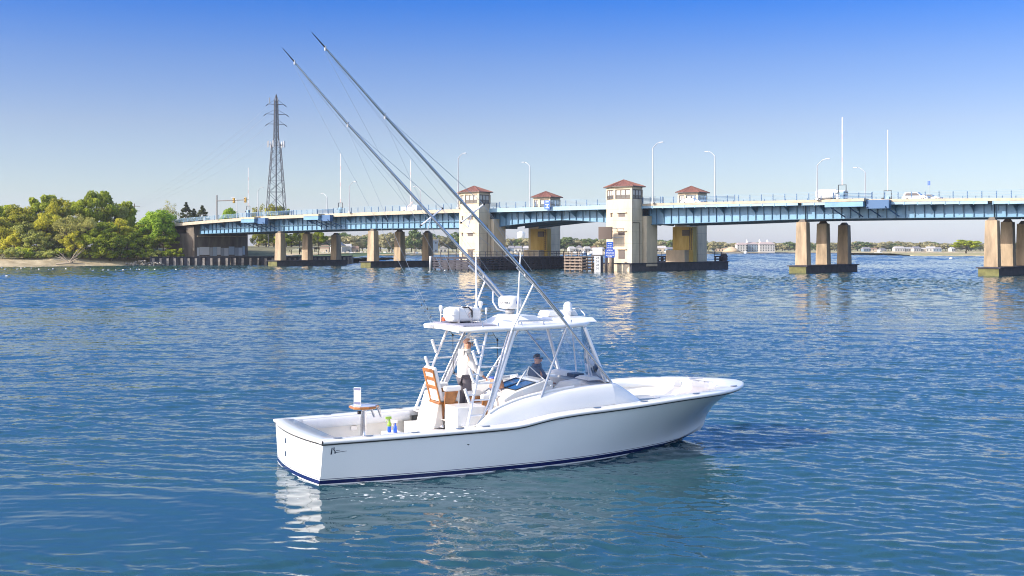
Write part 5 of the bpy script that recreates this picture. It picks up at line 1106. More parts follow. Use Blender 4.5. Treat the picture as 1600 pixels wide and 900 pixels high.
mush(4.42, .2, 3.07, 3.50, .055, .06, .012); mush(4.3, -.35, 3.07, 3.40, .028, .03, .006); mush(3.6, .62, 3.07, 3.40, .048, .06, .025); mush(4.25, .55, 3.2, 3.42, .03, .03, .006)
q = MB(); q.tube([(4.65, .9, 3.05), (4.63, .9, 4.66)], [.026, .014], 8); q.build('whip_antenna', [GEL], top_o); q = MB(); q.tube([(4.86, -.8, 3.05), (4.95, -.8, 4.70)], [.026, .014], 8); q.build('whip_antenna', [GEL], top_o)
q = MB(); q.tube([(5.0, -.55, 3.09), (5.05, -.55, 3.13), (5.9, -.6, 3.13)], .02, 6); q.tube([(6.9, .3, 3.33), (7.0, .1, 3.36), (7.05, -.1, 3.2)], .012, 6); q.build('grab_rail', [STEEL], top_o)
# ---- hardtop frame
def frame_side(sg):
    T = lambda pts: [(x, sg * y, z) for x, y, z in pts]
    A0, A1 = (3.30, 1.50, .95), (3.98, 1.05, 2.95)        # ladder front tube
    B = [(3.52, 1.50, .95), (3.68, 1.44, 1.10), (3.85, 1.40, 1.40), (4.35, 1.17, 2.62), (4.50, 1.10, 2.95)]
    C_ = [(3.88, 1.40, 1.22), (4.65, 1.10, 2.95)]
    q = MB(); q.tube(T([A0, A1]), .032, 8); q.build('ladder_tube', [ALU], boat)
    q = MB(); q.tube(T(B), .030, 8); q.build('ladder_tube', [POL], boat)
    q = MB(); q.tube(T(C_), .045, 8); q.build('frame_post', [ALU], boat)
    Bz = lambda z: Vector((ip(z, [p[2] for p in B], [p[0] for p in B]), ip(-z, [-p[2] for p in reversed(B)], [p[1] for p in reversed(B)]), z))
    for z in (1.18, 1.5, 1.85, 2.2, 2.6):
        t = (z - .95) / 2.0; a = Vector(A0).lerp(Vector(A1), t); c = Bz(z); q = MB(); q.tube(T([a, c]), .02, 6); q.build('ladder_rung', [ALU], boat)
    for z in (1.62, 2.05, 2.42, 2.66) if sg < 0 else (2.1, 2.5):
        t = (z - .95) / 2.0; a = Vector(A0).lerp(Vector(A1), t) + Vector((-.16, .02, 0))
        if sg < 0: a += Vector((-.02, .03, 0))
        q = MB(); q.tube(T([a + Vector((.05, 0, -.16)), a + Vector((-.06, 0, .14))]), .035, 8); q.tube(T([a, a + Vector((.17, 0, 0))]), .02, 6); q.build('rod_holder', [ALU], boat)
    # enclosure posts forward
    q = MB(); q.tube(T([(5.08, 1.50, tz(5.08) - .12), (5.45, 1.32, 2.1), (6.0, 1.06, 2.98)]), .032, 8); q.build('frame_post', [POL], boat)
    q = MB(); q.tube(T([(7.02, 1.10, 1.69), (6.55, .94, 2.96)]), .045, 8); q.build('frame_post', [ALU], boat)
    q = MB(); q.tube(T([(7.05, .30, 1.72), (6.9, .28, 2.98)]), .02, 6); q.build('mullion', [ALU], boat)
    # low outrigger stay: foot on the trunk, bend, straight run up past the roof edge
    st = [(7.19, 1.22, 1.40), (7.17, 1.22, 1.56), (7.05, 1.22, 1.76), (5.80, 1.24, 3.19), (5.05, 1.26, 4.00), (4.62, 1.28, 4.38)]
    q = MB(); q.tube(T(st), .032, 10); q.build('outrigger_stay', [POL], boat)
    q = MB(); q.tube(T([(4.545, 1.16, 2.98), (5.04, 1.26, 4.0)]), .022, 8); q.tube(T([(3.86, 1.36, 1.26), (4.545, 1.15, 2.97)]), .03, 8); q.build('outrigger_brace', [ALU], boat)
    q = MB(); q.lathe([(.07, 0), (.07, .02)], (7.19, sg * 1.22, 1.37), 12); q.build('foot_plate', [STEEL], boat)
for sg in (-1, 1): frame_side(sg)
q = MB(); q.tube([(5.25, 1.25, 3.80), (5.25, 1.25, 3.5), (5.35, 1.22, 3.32), (5.6, 1.18, 3.26), (5.75, 1.15, 3.1)], .022, 8); q.build('outrigger_brace', [ALU], boat)
# ---- outriggers
def outrigger(sg):
    if sg < 0: pts = [(5.80, -1.24, 3.25), (5.03, -1.28, 4.05), (1.40, -1.55, 7.555), (-.19, -1.62, 9.14)]
    else: pts = [(5.47, 1.15, 3.63), (5.19, 1.18, 3.95), (1.62, 1.45, 7.67), (.12, 1.58, 9.33)]
    V = [Vector(p) for p in pts]; q = MB(); tip = V[2].lerp(V[3], .82)
    q.tube([V[0], V[1], V[1].lerp(V[2], .5), V[2], tip], [.042, .042, .036, .028, .018], 10); po = q.build('outrigger_pole', [POL], boat)
    q = MB(); q.tube([tip, V[3]], [.016, .006], 8); q.build('pole_tip', [BLK], po)
    rings_ = []
    for p, s_ in ((tip, .05), (V[2], .06), (V[1].lerp(V[2], .06), .07), (V[1].lerp(V[2], .2), .0)):
        if s_: q = MB(); q.tube([p + Vector((0, 0, s_ * .8)), p - Vector((0, 0, s_ * 1.2))], .028 if s_ > .05 else .022, 8); q.build('collar', [GREY], po)
    m_ = V[1].lerp(V[2], .43); d = (V[2] - V[1]).normalized(); q = MB(); ax = Vector((.8, 0, .6)); q.tube([m_ - ax * .33, m_ + ax * .33], .02, 8); q.tube([m_ + Vector((0, 0, .06)), m_ + Vector((-.1, 0, -.3))], .012, 6); sprd = q.build('spreader', [ALU], po)
    q = MB(); [q.lathe([(.025, -.02), (.03, 0), (.025, .02)], m_ + ax * .34 * k, 8) for k in (-1, 1)]; q.build('spreader_tip', [BLK], sprd)
    w = MB(); rr_ = .0036
    low = V[1].lerp(V[2], .04)
    w.tube([tip, m_ - ax * .33, low], rr_, 4); w.tube([V[2], m_ + ax * .33, low], rr_, 4); w.tube([tip - Vector((0, 0, .06)), V[2] - Vector((.04, 0, .08)), m_ - ax * .1], rr_, 4); w.tube([V[2], m_ + ax * .34, low + Vector((.1, 0, .1))], rr_, 4)
    w.build('spreader_line', [mat('line_grey', (.30, .36, .45), .5)], po)
    w = MB(); e1, e2 = ((3.72, -.9, 3.08), (3.78, -.92, 3.08)) if sg < 0 else ((3.55, 1.1, 3.05), (3.62, 1.12, 3.05))
    w.tube([tip - Vector((0, 0, .1)), e1], rr_, 4); w.tube([V[2] - Vector((0, 0, .12)), e2], rr_, 4); w.build('halyard', [mat('line_grey', (.3, .36, .45), .5)], po)
    if sg > 0:
        for a_, e_, ts in ((tip, e1, (.93, .955)), (V[2], e2, (.89, .93, .97))):
            for t in ts: p = a_.lerp(Vector(e_), t); q = MB(); q.lathe([(.004, -.03), (.016, 0), (.004, .03)], p, 8); q.build('line_clip', [BLK], po)
for sg in (-1, 1): outrigger(sg)
# ---- clear enclosure panels
gm = bpy.data.materials.new('clear_vinyl'); gm.use_nodes = True; nt = gm.node_tree; N_ = nt.nodes; out = N_['Material Output']; N_.remove(N_['Principled BSDF'])
tr_ = N_.new('ShaderNodeBsdfTransparent'); tr_.inputs[0].default_value = (.93, .95, .97, 1); gl = N_.new('ShaderNodeBsdfGlossy'); gl.inputs['Roughness'].default_value = .06; fz = N_.new('ShaderNodeFresnel'); fz.inputs[0].default_value = 1.25
nz = N_.new('ShaderNodeTexNoise'); nz.inputs['Scale'].default_value = 2.2; bpn = N_.new('ShaderNodeBump'); bpn.inputs['Strength'].default_value = .6; bpn.inputs['Distance'].default_value = .06; nt.links.new(nz.outputs['Fac'], bpn.inputs['Height']); nt.links.new(bpn.outputs[0], gl.inputs['Normal'])
ma = N_.new('ShaderNodeMath'); ma.operation = 'ADD'; ma.inputs[1].default_value = .07; nt.links.new(fz.outputs[0], ma.inputs[0]); ms_ = N_.new('ShaderNodeMixShader'); nt.links.new(ma.outputs[0], ms_.inputs[0]); nt.links.new(tr_.outputs[0], ms_.inputs[1]); nt.links.new(gl.outputs[0], ms_.inputs[2]); nt.links.new(ms_.outputs[0], out.inputs[0])
def pane(vs, name='clear_panel'):
    q = MB(); a, b_, c, d = [Vector(v) for v in vs]; q.grid([[a.lerp(b_, i / 8).lerp(d.lerp(c, i / 8), j / 8) for j in range(9)] for i in range(9)]); return q.build(name, [gm], boat)
for sg in (-1, 1):
    pane([(4.75, sg * 1.33, 1.53), (5.12, sg * 1.38, 1.62), (5.98, sg * 1.06, 2.93), (4.72, sg * 1.10, 2.93)]) if sg < 0 else None
    pane([(5.16, sg * 1.38, 1.63), (7.0, sg * 1.16, 1.70), (6.56, sg * .95, 2.93), (6.02, sg * 1.05, 2.93)])
    pane([(7.03, sg * 1.05, 1.71), (7.1, sg * .05, 1.74), (6.95, sg * .05, 2.97), (6.58, sg * .9, 2.93)])
q = MB(); q.tube([(4.75, -1.0, 1.72), (4.95, -1.0, 2.0), (5.35, -.45, 2.08), (5.55, -1.15, 1.68)], .014, 6); q.tube([(5.35, -.45, 2.08), (5.6, .2, 1.75)], .014, 6); ws = q.build('venturi_screen_frame', [ALU], boat)
q = MB(); q.grid([[(4.75, -1.0, 1.72), (4.95, -1.0, 2.0)], [(5.55, -1.15, 1.68), (5.35, -.45, 2.08)]]); q.build('screen_pane', [gm], ws)
# seated people's lounge and inside dash gear
q = MB(); q.box(5.75, 6.5, -.2, 1.1, .94, 1.30); q.box(5.62, 5.75, -.1, 1.1, .94, 1.72, 0); q.build('lounge_seat', [PAD], boat, bevel=.05)
q = MB(); q.tbox((6.6, 7.0, .1, .95), (6.72, 6.97, .2, .9), 1.73, 1.83); q.tbox((6.6, 7.0, -1.0, -.3), (6.7, 6.95, -.9, -.4), 1.73, 1.80); q.build('dash_cushion', [PAD], boat, bevel=.04)
q = MB(); q.box(6.65, 6.95, -.25, .08, 1.73, 1.82); q.build('dash_electronics', [BLK], boat, bevel=.02)
q = MB(); q.tube([(6.1, -.3, 1.35), (6.25, -.45, 1.5), (6.5, -.6, 1.58), (6.75, -.7, 1.62)], [.14, .2, .17, .08], 12); q.build('rolled_towel', [PAD], boat)
# ---- mezzanine and helm boxes
q = MB(); q.box(3.0, 3.35, -.55, 1.45, .285, .72); q.build('mezzanine_step', [GELM], boat, bevel=.03); q = MB(); q.box(2.35, 2.75, .70, 1.25, .285, .555); q.build('cockpit_ledge', [GELM], boat, bevel=.02)
q = MB(); q.box(3.2, 3.9, -1.18, -.52, .285, 1.335); tb = q.build('tackle_cabinet', [GEL], boat, bevel=.02)
for y, z in ((-.95, .62), (-.72, .82), (-.95, 1.1)): q = MB(); q.box(3.185, 3.197, y - .02, y + .02, z - .03, z + .03); q.build('latch', [STEEL], tb)
q = MB(); q.tbox((3.12, 3.7, -.05, 1.0), (3.3, 3.7, .0, .9), .73, 1.5); q.build('mezzanine_backrest', [WARM], boat, bevel=.03)
# helm console with displays and wheel
q = MB(); vs = [(4.45, z_) for z_ in (.94,)]
pr = [(4.42, .94), (4.36, 1.44), (4.62, 1.58), (5.35, 1.80), (5.62, 1.80), (5.62, .94)]
n_ = len(pr); q.add([(x, -1.12, z) for x, z in pr] + [(x, .12, z) for x, z in pr], [tuple(range(n_)), tuple(reversed(range(n_, 2 * n_)))] + [(i, i + n_, (i + 1) % n_ + n_, (i + 1) % n_) for i in range(n_)])
con = q.build('helm_console', [GEL], boat, bevel=.02)
dv = Vector((.73, 0, .22)).normalized(); nv = Vector((-dv.z, 0, dv.x)); SCR = mat('display_blue', (.015, .07, .20), .08)
for y0, y1, u0, u1 in ((-.5, -.02, .1, .62), (-1.02, -.54, .1, .62)):
    a = Vector((4.62, 0, 1.58)); q = MB(); c = [a + dv * u + nv * .012 + Vector((0, y, 0)) for u, y in ((u0, y0), (u1, y0), (u1, y1), (u0, y1))]; q.add(c, [(0, 1, 2, 3)]); s_ = q.build('display', [SCR], con)
    q = MB(); 
    for i in range(4): q.bar(c[i], c[(i + 1) % 4], .02, .02)
    q.build('bezel', [BLK], s_)
q = MB(); [q.box(4.405, 4.42, -.95 + .09 * i, -.9 + .09 * i, 1.2, 1.26) for i in range(3)]; q.build('switch', [BLK], con)
q = MB(); q.tube([(4.50, -.75, 1.53), (4.45, -.75, 1.62), (4.38, -.8, 1.66), (4.42, -.8, 1.60)], .014, 6); q.build('throttle', [STEEL], con)
T = Matrix.Translation((4.30, -.35, 1.42)) @ Matrix.Rotation(R(-62), 4, 'Y'); q = MB(); q.tube([T @ Vector((.19 * math.cos(a), .19 * math.sin(a), 0)) for a in np.linspace(0, 2 * PI, 25)], .014, 8); [q.tube([T @ Vector((0, 0, -.03)), T @ Vector((.19 * math.cos(a), .19 * math.sin(a), 0))], .01, 6) for a in (.3, 2.4, 4.5)]; q.build('steering_wheel', [STEEL], con)
# hanging lines under the hardtop
for x, y, z0 in ((4.22, -.85, 2.92), (3.95, 1.0, 2.92)):
    q = MB(); q.tube([(x, y, z0), (x + .12, y, z0 - .18), (x + .13, y, z0 - .75), (x + .15, y, z0 - 1.05)], .007, 5); q.lathe([(.01, -.03), (.03, 0), (.01, .04)], (x + .12, y, z0 - .18), 8); q.lathe([(.01, -.04), (.028, 0), (.01, .04)], (x + .15, y, z0 - 1.07), 8); q.build('safety_line', [BLK], boat)
q = MB(); q.lathe([(.035, 0), (.035, .07)], (4.12, .2, 2.87), 10); q.lathe([(.035, 0), (.035, .07)], (3.75, .4, 2.87), 10); q.build('ceiling_light', [BLK], boat)

# ---------------------------------------------------------------- things aboard
def aboard(name, x, y, z, label, cat, group=None, rz=0.0): return empty(name, onboat(x, y, z), BTH + rz, label, cat, group)
# life raft canister
r = aboard('life_raft', 3.95, .22, 3.095, 'white life raft canister strapped on the aft end of the hardtop', 'life raft', rz=R(6))
q = MB(); pf = [(.02, -.42), (.13, -.42), (.17, -.38), (.19, -.2), (.195, .2), (.17, .38), (.13, .42), (.02, .42)]
q.box(-.40, .40, -.24, .24, .02, .35); q.build('canister', [GEL], r, bevel=.10, seg=4)
q = MB(); q.box(-.405, .405, -.245, .245, .175, .19); q.build('seam_band', [PAD], r, bevel=.004)
q = MB(); [q.box(x, x + .03, -.25, .25, .0, .358) for x in (.12, -.22)]; q.build('strap', [mat('strap_grey', (.5, .5, .52), .7)], r, bevel=.02)
q = MB(); q.tube([(-.1, -.2, .36), (.05, -.23, .35), (.12, -.262, .27), (.12, -.262, .12)], .018, 6); q.build('lanyard', [BLK], r); q = MB(); q.tube([(.08, -.262, .26), (.03, -.262, .2), (.06, -.262, .12)], .009, 6); q.build('painter_cord', [RD], r)
q = MB(); q.box(-.42, -.38, .1, .2, .03, .12); q.build('release_unit', [mat('orange_red', (.6, .08, .03), .5)], r, bevel=.01)
# ladder-back helm chair
CUSH = PAD
def helm_chair(x, y, z, label, rz=0, small=False):
    r = aboard('helm_chair', x, y, z, label, 'chair', 'teak helm chairs', rz)
    q = MB(); q.lathe([(.16, -.55 if not small else -.35), (.05, -.5 if not small else -.3), (.05, -.02)], (0, 0, 0), 14); q.build('pedestal', [STEEL], r)
    q = MB(); q.box(-.22, .25, -.29, .29, 0, .05, 0); q.build('seat_frame', [TEAK], r, bevel=.01)
    q = MB(); q.box(-.20, .30, -.27, .27, .055, .16); q.build('seat', [CUSH], r, bevel=.04)
    K = Matrix.Translation((-.2, 0, .04)) @ Matrix.Rotation(R(-14), 4, 'Y')
    bk = MB(); bk.box(.0, .03, -.30, -.24, 0, .76, 0, K); bk.box(.0, .03, .24, .30, 0, .76, 0, K)
    for z0 in (.30, .50, .69): bk.box(.002, .028, -.24, .24, z0, z0 + .085, 0, K)
    if not small:
        bk.build('ladder_back', [TEAK], r, bevel=.005)
        q = MB(); q.box(.032, .13, -.28, .28, .06, .80, 0, K); q.build('backrest', [CUSH], r, bevel=.04)
    for sy in (-1, 1):
        q = MB(); a, b_ = sorted((sy * .30, sy * .42)); q.box(-.14, .28, a, b_, .30, .42); ar = q.build('armrest', [CUSH], r, bevel=.045, seg=3)
        q = MB(); pl = [(-.10, .29), (.22, .29), (.16, .10), (.10, .0), (.12, -.08), (.0, -.16), (-.09, -.12), (-.12, .02)]; n2 = len(pl); yy = (sy * .33, sy * .37); q.add([(x_, min(yy), z_) for x_, z_ in pl] + [(x_, max(yy), z_) for x_, z_ in pl], [tuple(range(n2)), tuple(reversed(range(n2, 2 * n2)))] + [(i, i + n2, (i + 1) % n2 + n2, (i + 1) % n2) for i in range(n2)]); q.build('arm_bracket', [TEAK], ar, bevel=.006)
    return r
helm_chair(3.38, .0, 1.30, 'teak ladder back chair with white cushions behind the ladder, facing forward')
helm_chair(4.1, -.42, 1.12, 'low backless teak and white seat beside the standing man, half hidden by the tubes', small=True)
# cockpit table on a post with its card
r = aboard('rod_table', 1.5, 0, .285, 'teak rimmed rod table on a steel post in the cockpit', 'table'); zt0 = 1.29 - .285
q = MB(); q.lathe([(.11, 0), (.11, .015), (.045, .03), (.045, zt0 - .06), (.07, zt0 - .04)], seg=16); q.tube([(-.07, .0, .02), (-.07, 0, zt0 - .06)], .018, 8); q.build('post', [STEEL], r)
ol2 = [(-.30, -.17), (-.2, -.26), (.0, -.30), (.18, -.27), (.26, -.1), (.34, -.02), (.26, .10), (.18, .27), (.0, .30), (-.2, .26), (-.30, .17)]
q = MB(); q.prism(ol2, zt0, zt0 + .055); tp = q.build('tray_rim', [TEAK], r, bevel=.015); q = MB(); q.prism([(x * .88, y * .88) for x, y in ol2], zt0 + .056, zt0 + .064); q.build('tray_top', [mat('pale_blue_tray', (.42, .47, .6), .35)], tp)
for dx, dy in ((.12, -.12), (.28, -.1), (.02, .14)): q = MB(); q.tube([(dx, dy, zt0 - .01), (dx + .07, dy, zt0 - .19)], .024, 8); q.build('rod_holder', [STEEL], r)
q = MB(); q.tube([(.33, -.04, zt0 + .02), (.36, -.04, zt0 - .04), (.36, -.04, zt0 - .2), (.39, -.04, zt0 - .22)], .009, 6); q.build('hook', [STEEL], r); q = MB(); q.lathe([(.04, -.03), (.04, .03)], (-.12, 0, zt0 - .09), 10); q.build('clamp_knob', [BLK], r)
p_ = onboat(1.36, .05, 1.355); r = empty('notice_card', p_, R(-18), 'white notice card with a grey header standing on the rod table', 'sign')
q = MB(); q.box(-.085, .085, -.004, .004, 0, .39); cd = q.build('card', [WHT], r)
for z0, z1 in ((.325, .38), (.015, .075)): q = MB(); q.box(-.078, .078, -.007, -.0045, z0, z1); q.build('header_band', [mat('card_grey_blue', (.14, .15, .26), .6)], cd)
q = MB(); [q.box(-.055 + .015 * (i % 2), .045 + .015 * (i % 3 == 0), -.007, -.0045, .28 - i * .04, .283 - i * .04) for i in range(5)]; q.build('text_lines', [mat('text_pale_red', (.55, .4, .42), .6)], cd); q = MB(); q.box(-.02, .02, 0, .06, -.01, .01); q.build('clip', [STEEL], r)
# spray bottles on the cockpit ledge
def bottle(x, y, label, ml, hgt, head, lean):
    r = aboard('spray_bottle', x, y, .56, label, 'bottle', 'spray bottles'); q = MB(); q.lathe([(.04, 0), (.045, .02), (.043, hgt * .6), (.018, hgt * .82), (.016, hgt)], seg=12); q.build('bottle', [ml], r)
    if head is not WHT: q = MB(); q.lathe([(.047, hgt * .45), (.046, hgt * .62), (.022, hgt * .83), (.02, hgt)], seg=12); q.build('green_shoulder', [head], r)
    q = MB(); q.box(-.09, .05, -.022, .022, hgt, hgt + .06); q.bar((-.045, 0, hgt + .01), (-.07, 0, hgt - .06), .015); q.build('trigger_head', [head], r, bevel=.006)
bottle(2.46, .98, 'green topped spray bottle standing on the white cockpit ledge', mat('bottle_blue', (.02, .10, .55), .25), .30, mat('lime_green', (.25, .42, .05), .4), 0)
bottle(2.56, .86, 'blue spray bottle with a white head just right of the green topped one', mat('bottle_blue', (.02, .10, .55), .25), .22, WHT, 0)
q = MB(); q.tbox((-.2, .2, -.14, .14), (-.15, .13, -.11, .11), 0, .26); r = aboard('duffel_bag', 4.52, -.45, 1.6, 'tan brown bag with a blue cover resting beside the helm displays', 'bag')
q.v = [(x * .9, y * .9, z) for x, y, z in q.v]; q.build('bag_body', [mat('tan_hide', (.36, .19, .13), .7, var=.2, scale=12)], r, bevel=.08, seg=4); q = MB(); q.box(-.15, .03, -.11, .11, .245, .275); q.build('cover', [mat('cloth_blue', (.05, .10, .42), .8)], r, bevel=.01)

# ---------------------------------------------------------------- people
def skin(name, V, E_, Rd, mt, parent, sub=2):
    me = bpy.data.meshes.new(name); me.from_pydata([tuple(v) for v in V], E_, []); me.update(); o = bpy.data.objects.new(name, me); col.objects.link(o)
    md = o.modifiers.new('skin', 'SKIN'); md.use_smooth_shade = True
    for i, r_ in enumerate(Rd): me.skin_vertices[0].data[i].radius = (r_, r_) if not isinstance(r_, tuple) else r_
    me.skin_vertices[0].data[0].use_root = True
    s_ = o.modifiers.new('sub', 'SUBSURF'); s_.levels = sub; s_.render_levels = sub
    dg = bpy.context.evaluated_depsgraph_get(); m2 = bpy.data.meshes.new_from_object(o.evaluated_get(dg)); m2.name = name; bpy.data.objects.remove(o)
    m2.materials.clear(); m2.materials.append(mt); m2.polygons.foreach_set('use_smooth', [True] * len(m2.polygons)); o = bpy.data.objects.new(name, m2); col.objects.link(o); o.parent = parent; return o
def person(root, J, jacket, pants, hair_cover, yaw, collar=True, bald=False):
    """J: joint dict in local coordinates of root (x forward)."""
    g = lambda k: Vector(J[k])
    names = ['pelvis', 'belly', 'chest', 'neckb', 'neck', 'skull_lo', 'skull', 'crown', 'shl', 'ell', 'wrl', 'hal', 'shr', 'elr', 'wrr', 'har', 'hpl', 'knl', 'anl', 'tol', 'hpr', 'knr', 'anr', 'tor']
    V = [g(n_) for n_ in names]; ix = {n_: i for i, n_ in enumerate(names)}
    E_ = [('pelvis', 'belly'), ('belly', 'chest'), ('chest', 'neckb'), ('neckb', 'neck'), ('neck', 'skull_lo'), ('skull_lo', 'skull'), ('skull', 'crown'), ('chest', 'shl'), ('shl', 'ell'), ('ell', 'wrl'), ('wrl', 'hal'), ('chest', 'shr'), ('shr', 'elr'), ('elr', 'wrr'), ('wrr', 'har'), ('pelvis', 'hpl'), ('hpl', 'knl'), ('knl', 'anl'), ('anl', 'tol'), ('pelvis', 'hpr'), ('hpr', 'knr'), ('knr', 'anr'), ('anr', 'tor')]
    E2 = [(ix[a], ix[b_]) for a, b_ in E_]
    Rr = dict(pelvis=.13, belly=.13, chest=.15, neckb=.075, neck=.058, skull_lo=.084, skull=.102, crown=.078, shl=.065, ell=.045, wrl=.03, hal=.035, shr=.065, elr=.045, wrr=.03, har=.035, hpl=.09, knl=.06, anl=.04, tol=.04, hpr=.09, knr=.06, anr=.04, tor=.04)
    # fingers: short chains rooted in the palm
    Rl = [Rr[n_] for n_ in names]
    for side in ('l', 'r'):
        pa = g('ha' + side); d = (pa - g('wr' + side)).normalized(); sd = d.cross(Vector((0, 0, 1))).normalized(); dn = sd.cross(d)
        for k, (o_, L_) in enumerate(((-.03, .055), (-.01, .065), (.01, .062), (.03, .05))):
            a = pa + sd * o_ + d * .02; b_ = a + d * L_ * .5 - dn * .005; c = b_ + d * L_ * .35 + dn * (-.03); i0 = len(V); V += [a, b_, c]; Rl += [.010, .009, .008]; E2 += [(ix['ha' + side], i0), (i0, i0 + 1), (i0 + 1, i0 + 2)]
        a = pa - sd * .035 - d * .01; b_ = a - sd * .02 + d * .035; i0 = len(V); V += [a, b_]; Rl += [.011, .009]; E2 += [(ix['ha' + side], i0), (i0, i0 + 1)]
    skin('body', V, E2, Rl, SKIN, root, 1)
    # head detail
    hd = g('skull'); Q = Matrix.Translation(hd) @ Matrix.Rotation(yaw, 4, 'Z')
    q = MB(); q.lathe([(.012, 0), (.018, -.02), (.02, -.045)], seg=8, T=Q @ Matrix.Translation((.102, 0, .0)) @ Matrix.Rotation(R(-14), 4, 'Y')); q.build('nose', [SKIN], root)
    for sy in (-1, 1): q = MB(); q.lathe([(.03, -.008), (.032, 0), (.02, .008)], seg=10, T=Q @ Matrix.Translation((-.0, sy * .102, -.01)) @ Matrix.Rotation(PI / 2, 4, 'X') @ Matrix.Diagonal((.7, 1.1, 1, 1))); q.build('ear', [SKIN], root)
    q = MB(); q.bar(Q @ Vector((.097, -.028, -.062)), Q @ Vector((.097, .028, -.062)), .014, .01); q.build('mouth', [mat('lip', (.4, .13, .11), .5)], root)
    q = MB()
    for sy in (-1, 1): q.lathe([(.034, -.008), (.034, .008)], seg=12, T=Q @ Matrix.Translation((.105, sy * .038, .012)) @ Matrix.Rotation(PI / 2, 4, 'Y') @ Matrix.Diagonal((.7, 1, 1, 1))); q.bar(Q @ Vector((.104, sy * .062, .016)), Q @ Vector((0, sy * .108, .016)), .008, .012)
    q.bar(Q @ Vector((.107, -.065, .022)), Q @ Vector((.107, .065, .022)), .009, .009)
    q.build('sunglasses', [mat('dark_lens', (.015, .02, .05), .08)], root)
    # hair: cap over the back and top of the skull
    q = MB(); rows = []
    for i in range(9):
        ph = i / 8 * 1.55; row = []
        for j in range(17):
            a = -PI + 2 * PI * j / 16; lim = hair_cover + (1.5 - hair_cover) * min(1, (abs(a) / 1.7)) ** 2.2; p2 = ph / 1.55 * lim; rr_ = .108
            row.append(Q @ Vector((rr_ * 1.04 * math.sin(p2) * math.cos(a) - .006, rr_ * .93 * math.sin(p2) * math.sin(a), rr_ * 1.06 * math.cos(p2) + .012)))
        rows.append(row)
    q.grid(rows, 0, True); q.build('hair', [mat('hair_bald_stubble', (.50, .28, .20), .6) if bald else mat('hair_dark', (.03, .022, .018), .6)], root)
    def shell(name, keys, edges, grow, mt):
        return skin(name, [g(k) for k in keys], [(keys.index(a), keys.index(b_)) for a, b_ in edges], [Rr[k] * 1.0 + grow.get(k, .02) for k in keys], mt, root, 2)
    ks = ['belly', 'pelvis', 'chest', 'neckb', 'shl', 'ell', 'wrl', 'shr', 'elr', 'wrr']; es = [('belly', 'pelvis'), ('belly', 'chest'), ('chest', 'neckb'), ('chest', 'shl'), ('shl', 'ell'), ('ell', 'wrl'), ('chest', 'shr'), ('shr', 'elr'), ('elr', 'wrr')]
    shell('jacket', ks, es, dict(pelvis=.05, belly=.055, chest=.06, neckb=.05, shl=.042, ell=.035, wrl=.025, shr=.042, elr=.035, wrr=.025), jacket)
    if collar: q = MB(); c = g('neck'); b0 = g('neckb'); q.lathe([(.12, -.03), (.115, .05), (.105, .06), (.10, .02)], c.lerp(b0, .5), 16); q.build('collar', [jacket], root)
    ks = ['pelvis', 'hpl', 'knl', 'anl', 'hpr', 'knr', 'anr']; es = [('pelvis', 'hpl'), ('hpl', 'knl'), ('knl', 'anl'), ('pelvis', 'hpr'), ('hpr', 'knr'), ('knr', 'anr')]
    shell('trousers', ks, es, dict(pelvis=.02, hpl=.03, knl=.03, anl=.03, hpr=.03, knr=.03, anr=.03), pants)
    for sd_ in ('l', 'r'): q = MB(); a = g('an' + sd_); b_ = g('to' + sd_); q.tube([a + (a - b_) * .4 - Vector((0, 0, .03)), a.lerp(b_, .5) - Vector((0, 0, .02)), b_ + (b_ - a) * .2 - Vector((0, 0, .02))], [.045, .055, .04], 10); q.build('shoe', [mat('shoe_brown', (.12, .07, .05), .6)], root)
r = aboard('person', 4.02, .22, .935, 'standing bald man in a white hooded jacket, grey trousers and sunglasses, reaching for the wheel', 'person')
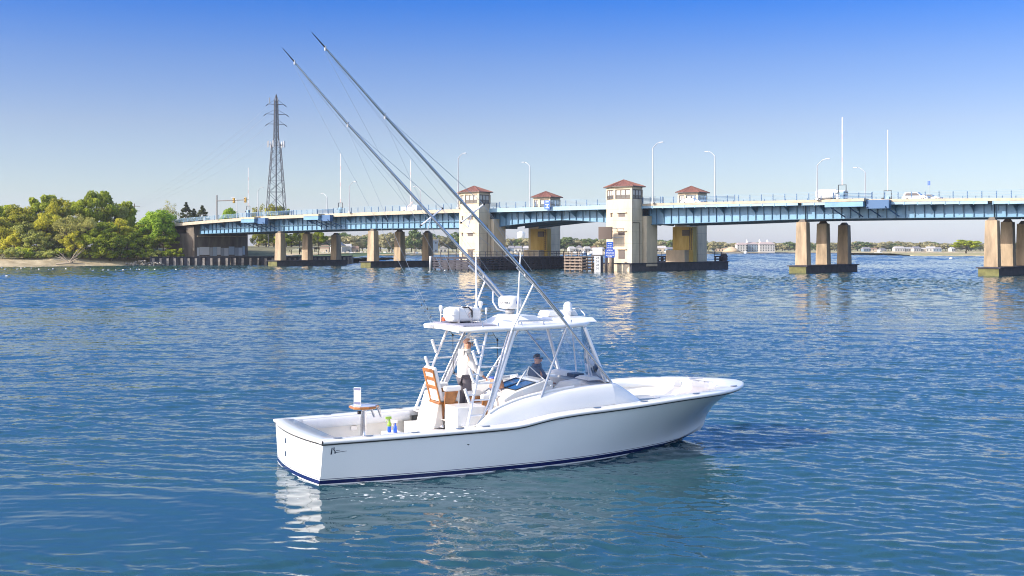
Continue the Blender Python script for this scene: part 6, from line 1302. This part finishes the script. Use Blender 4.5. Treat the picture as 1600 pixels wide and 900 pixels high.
J = dict(pelvis=(0, 0, .93), belly=(.0, 0, 1.08), chest=(.01, 0, 1.30), neckb=(.03, 0, 1.46), neck=(.05, 0, 1.52), skull_lo=(.085, 0, 1.58), skull=(.085, 0, 1.66), crown=(.08, 0, 1.70), shl=(.0, .2, 1.40), ell=(.12, .27, 1.13), wrl=(.34, .18, 1.02), hal=(.42, .14, .99), shr=(.0, -.2, 1.40), elr=(.10, -.30, 1.14), wrr=(.32, -.30, .93), har=(.39, -.30, .88),
    hpl=(0, .1, .86), knl=(.03, .12, .48), anl=(-.02, .13, .09), tol=(.14, .14, .04), hpr=(0, -.1, .86), knr=(.05, -.12, .48), anr=(.02, -.13, .09), tor=(.18, -.14, .04))
WJ = mat('white_jacket', (.72, .71, .69), .8, bump=.5, var=.04, scale=7)
person(r, J, WJ, mat('grey_trousers', (.13, .12, .14), .85), .5, R(-25), bald=True)
q = MB(); rr_ = .1; q.grid([[(-.09 - .05 * math.sin(u) * math.cos(v), .14 * math.sin(v), 1.45 + .09 * math.cos(u)) for v in np.linspace(-1.6, 1.6, 9)] for u in np.linspace(0, PI, 9)]); q.build('hood', [WJ], r)
r = aboard('person', 6.02, .42, .935, 'seated man in a dark blue jacket and sunglasses behind the clear panels', 'person')
J = dict(pelvis=(0, 0, .47), belly=(-.02, 0, .62), chest=(-.03, 0, .86), neckb=(-.01, 0, 1.02), neck=(.0, 0, 1.07), skull_lo=(.02, 0, 1.14), skull=(.02, 0, 1.215), crown=(.01, 0, 1.25), shl=(-.03, .2, .95), ell=(.12, .28, .70), wrl=(.33, .14, .62), hal=(.4, .08, .62), shr=(-.03, -.2, .95), elr=(.1, -.29, .70), wrr=(.32, -.16, .62), har=(.4, -.1, .62),
    hpl=(.06, .1, .46), knl=(.46, .13, .50), anl=(.46, .13, .09), tol=(.6, .14, .04), hpr=(.06, -.1, .46), knr=(.46, -.13, .50), anr=(.46, -.13, .09), tor=(.6, -.14, .04))
person(r, J, mat('navy_jacket', (.012, .035, .10), .7, bump=.3, var=.1, scale=6), mat('khaki_trousers', (.45, .38, .28), .85), .55, R(-62))

# ---------------------------------------------------------------- haze
hz = MB().box(-3300, 3300, -1000, 3400, -2, 90)
hm_ = bpy.data.materials.new('thin_haze'); hm_.use_nodes = True; nt = hm_.node_tree; nt.nodes.remove(nt.nodes['Principled BSDF'])
pv = nt.nodes.new('ShaderNodeVolumePrincipled'); pv.inputs['Density'].default_value = 0.00010; pv.inputs['Color'].default_value = (.86, .92, 1, 1); pv.inputs['Anisotropy'].default_value = 0.2
nt.links.new(pv.outputs[0], nt.nodes['Material Output'].inputs['Volume'])
tag(hz.build('haze', [hm_]), kind='stuff')
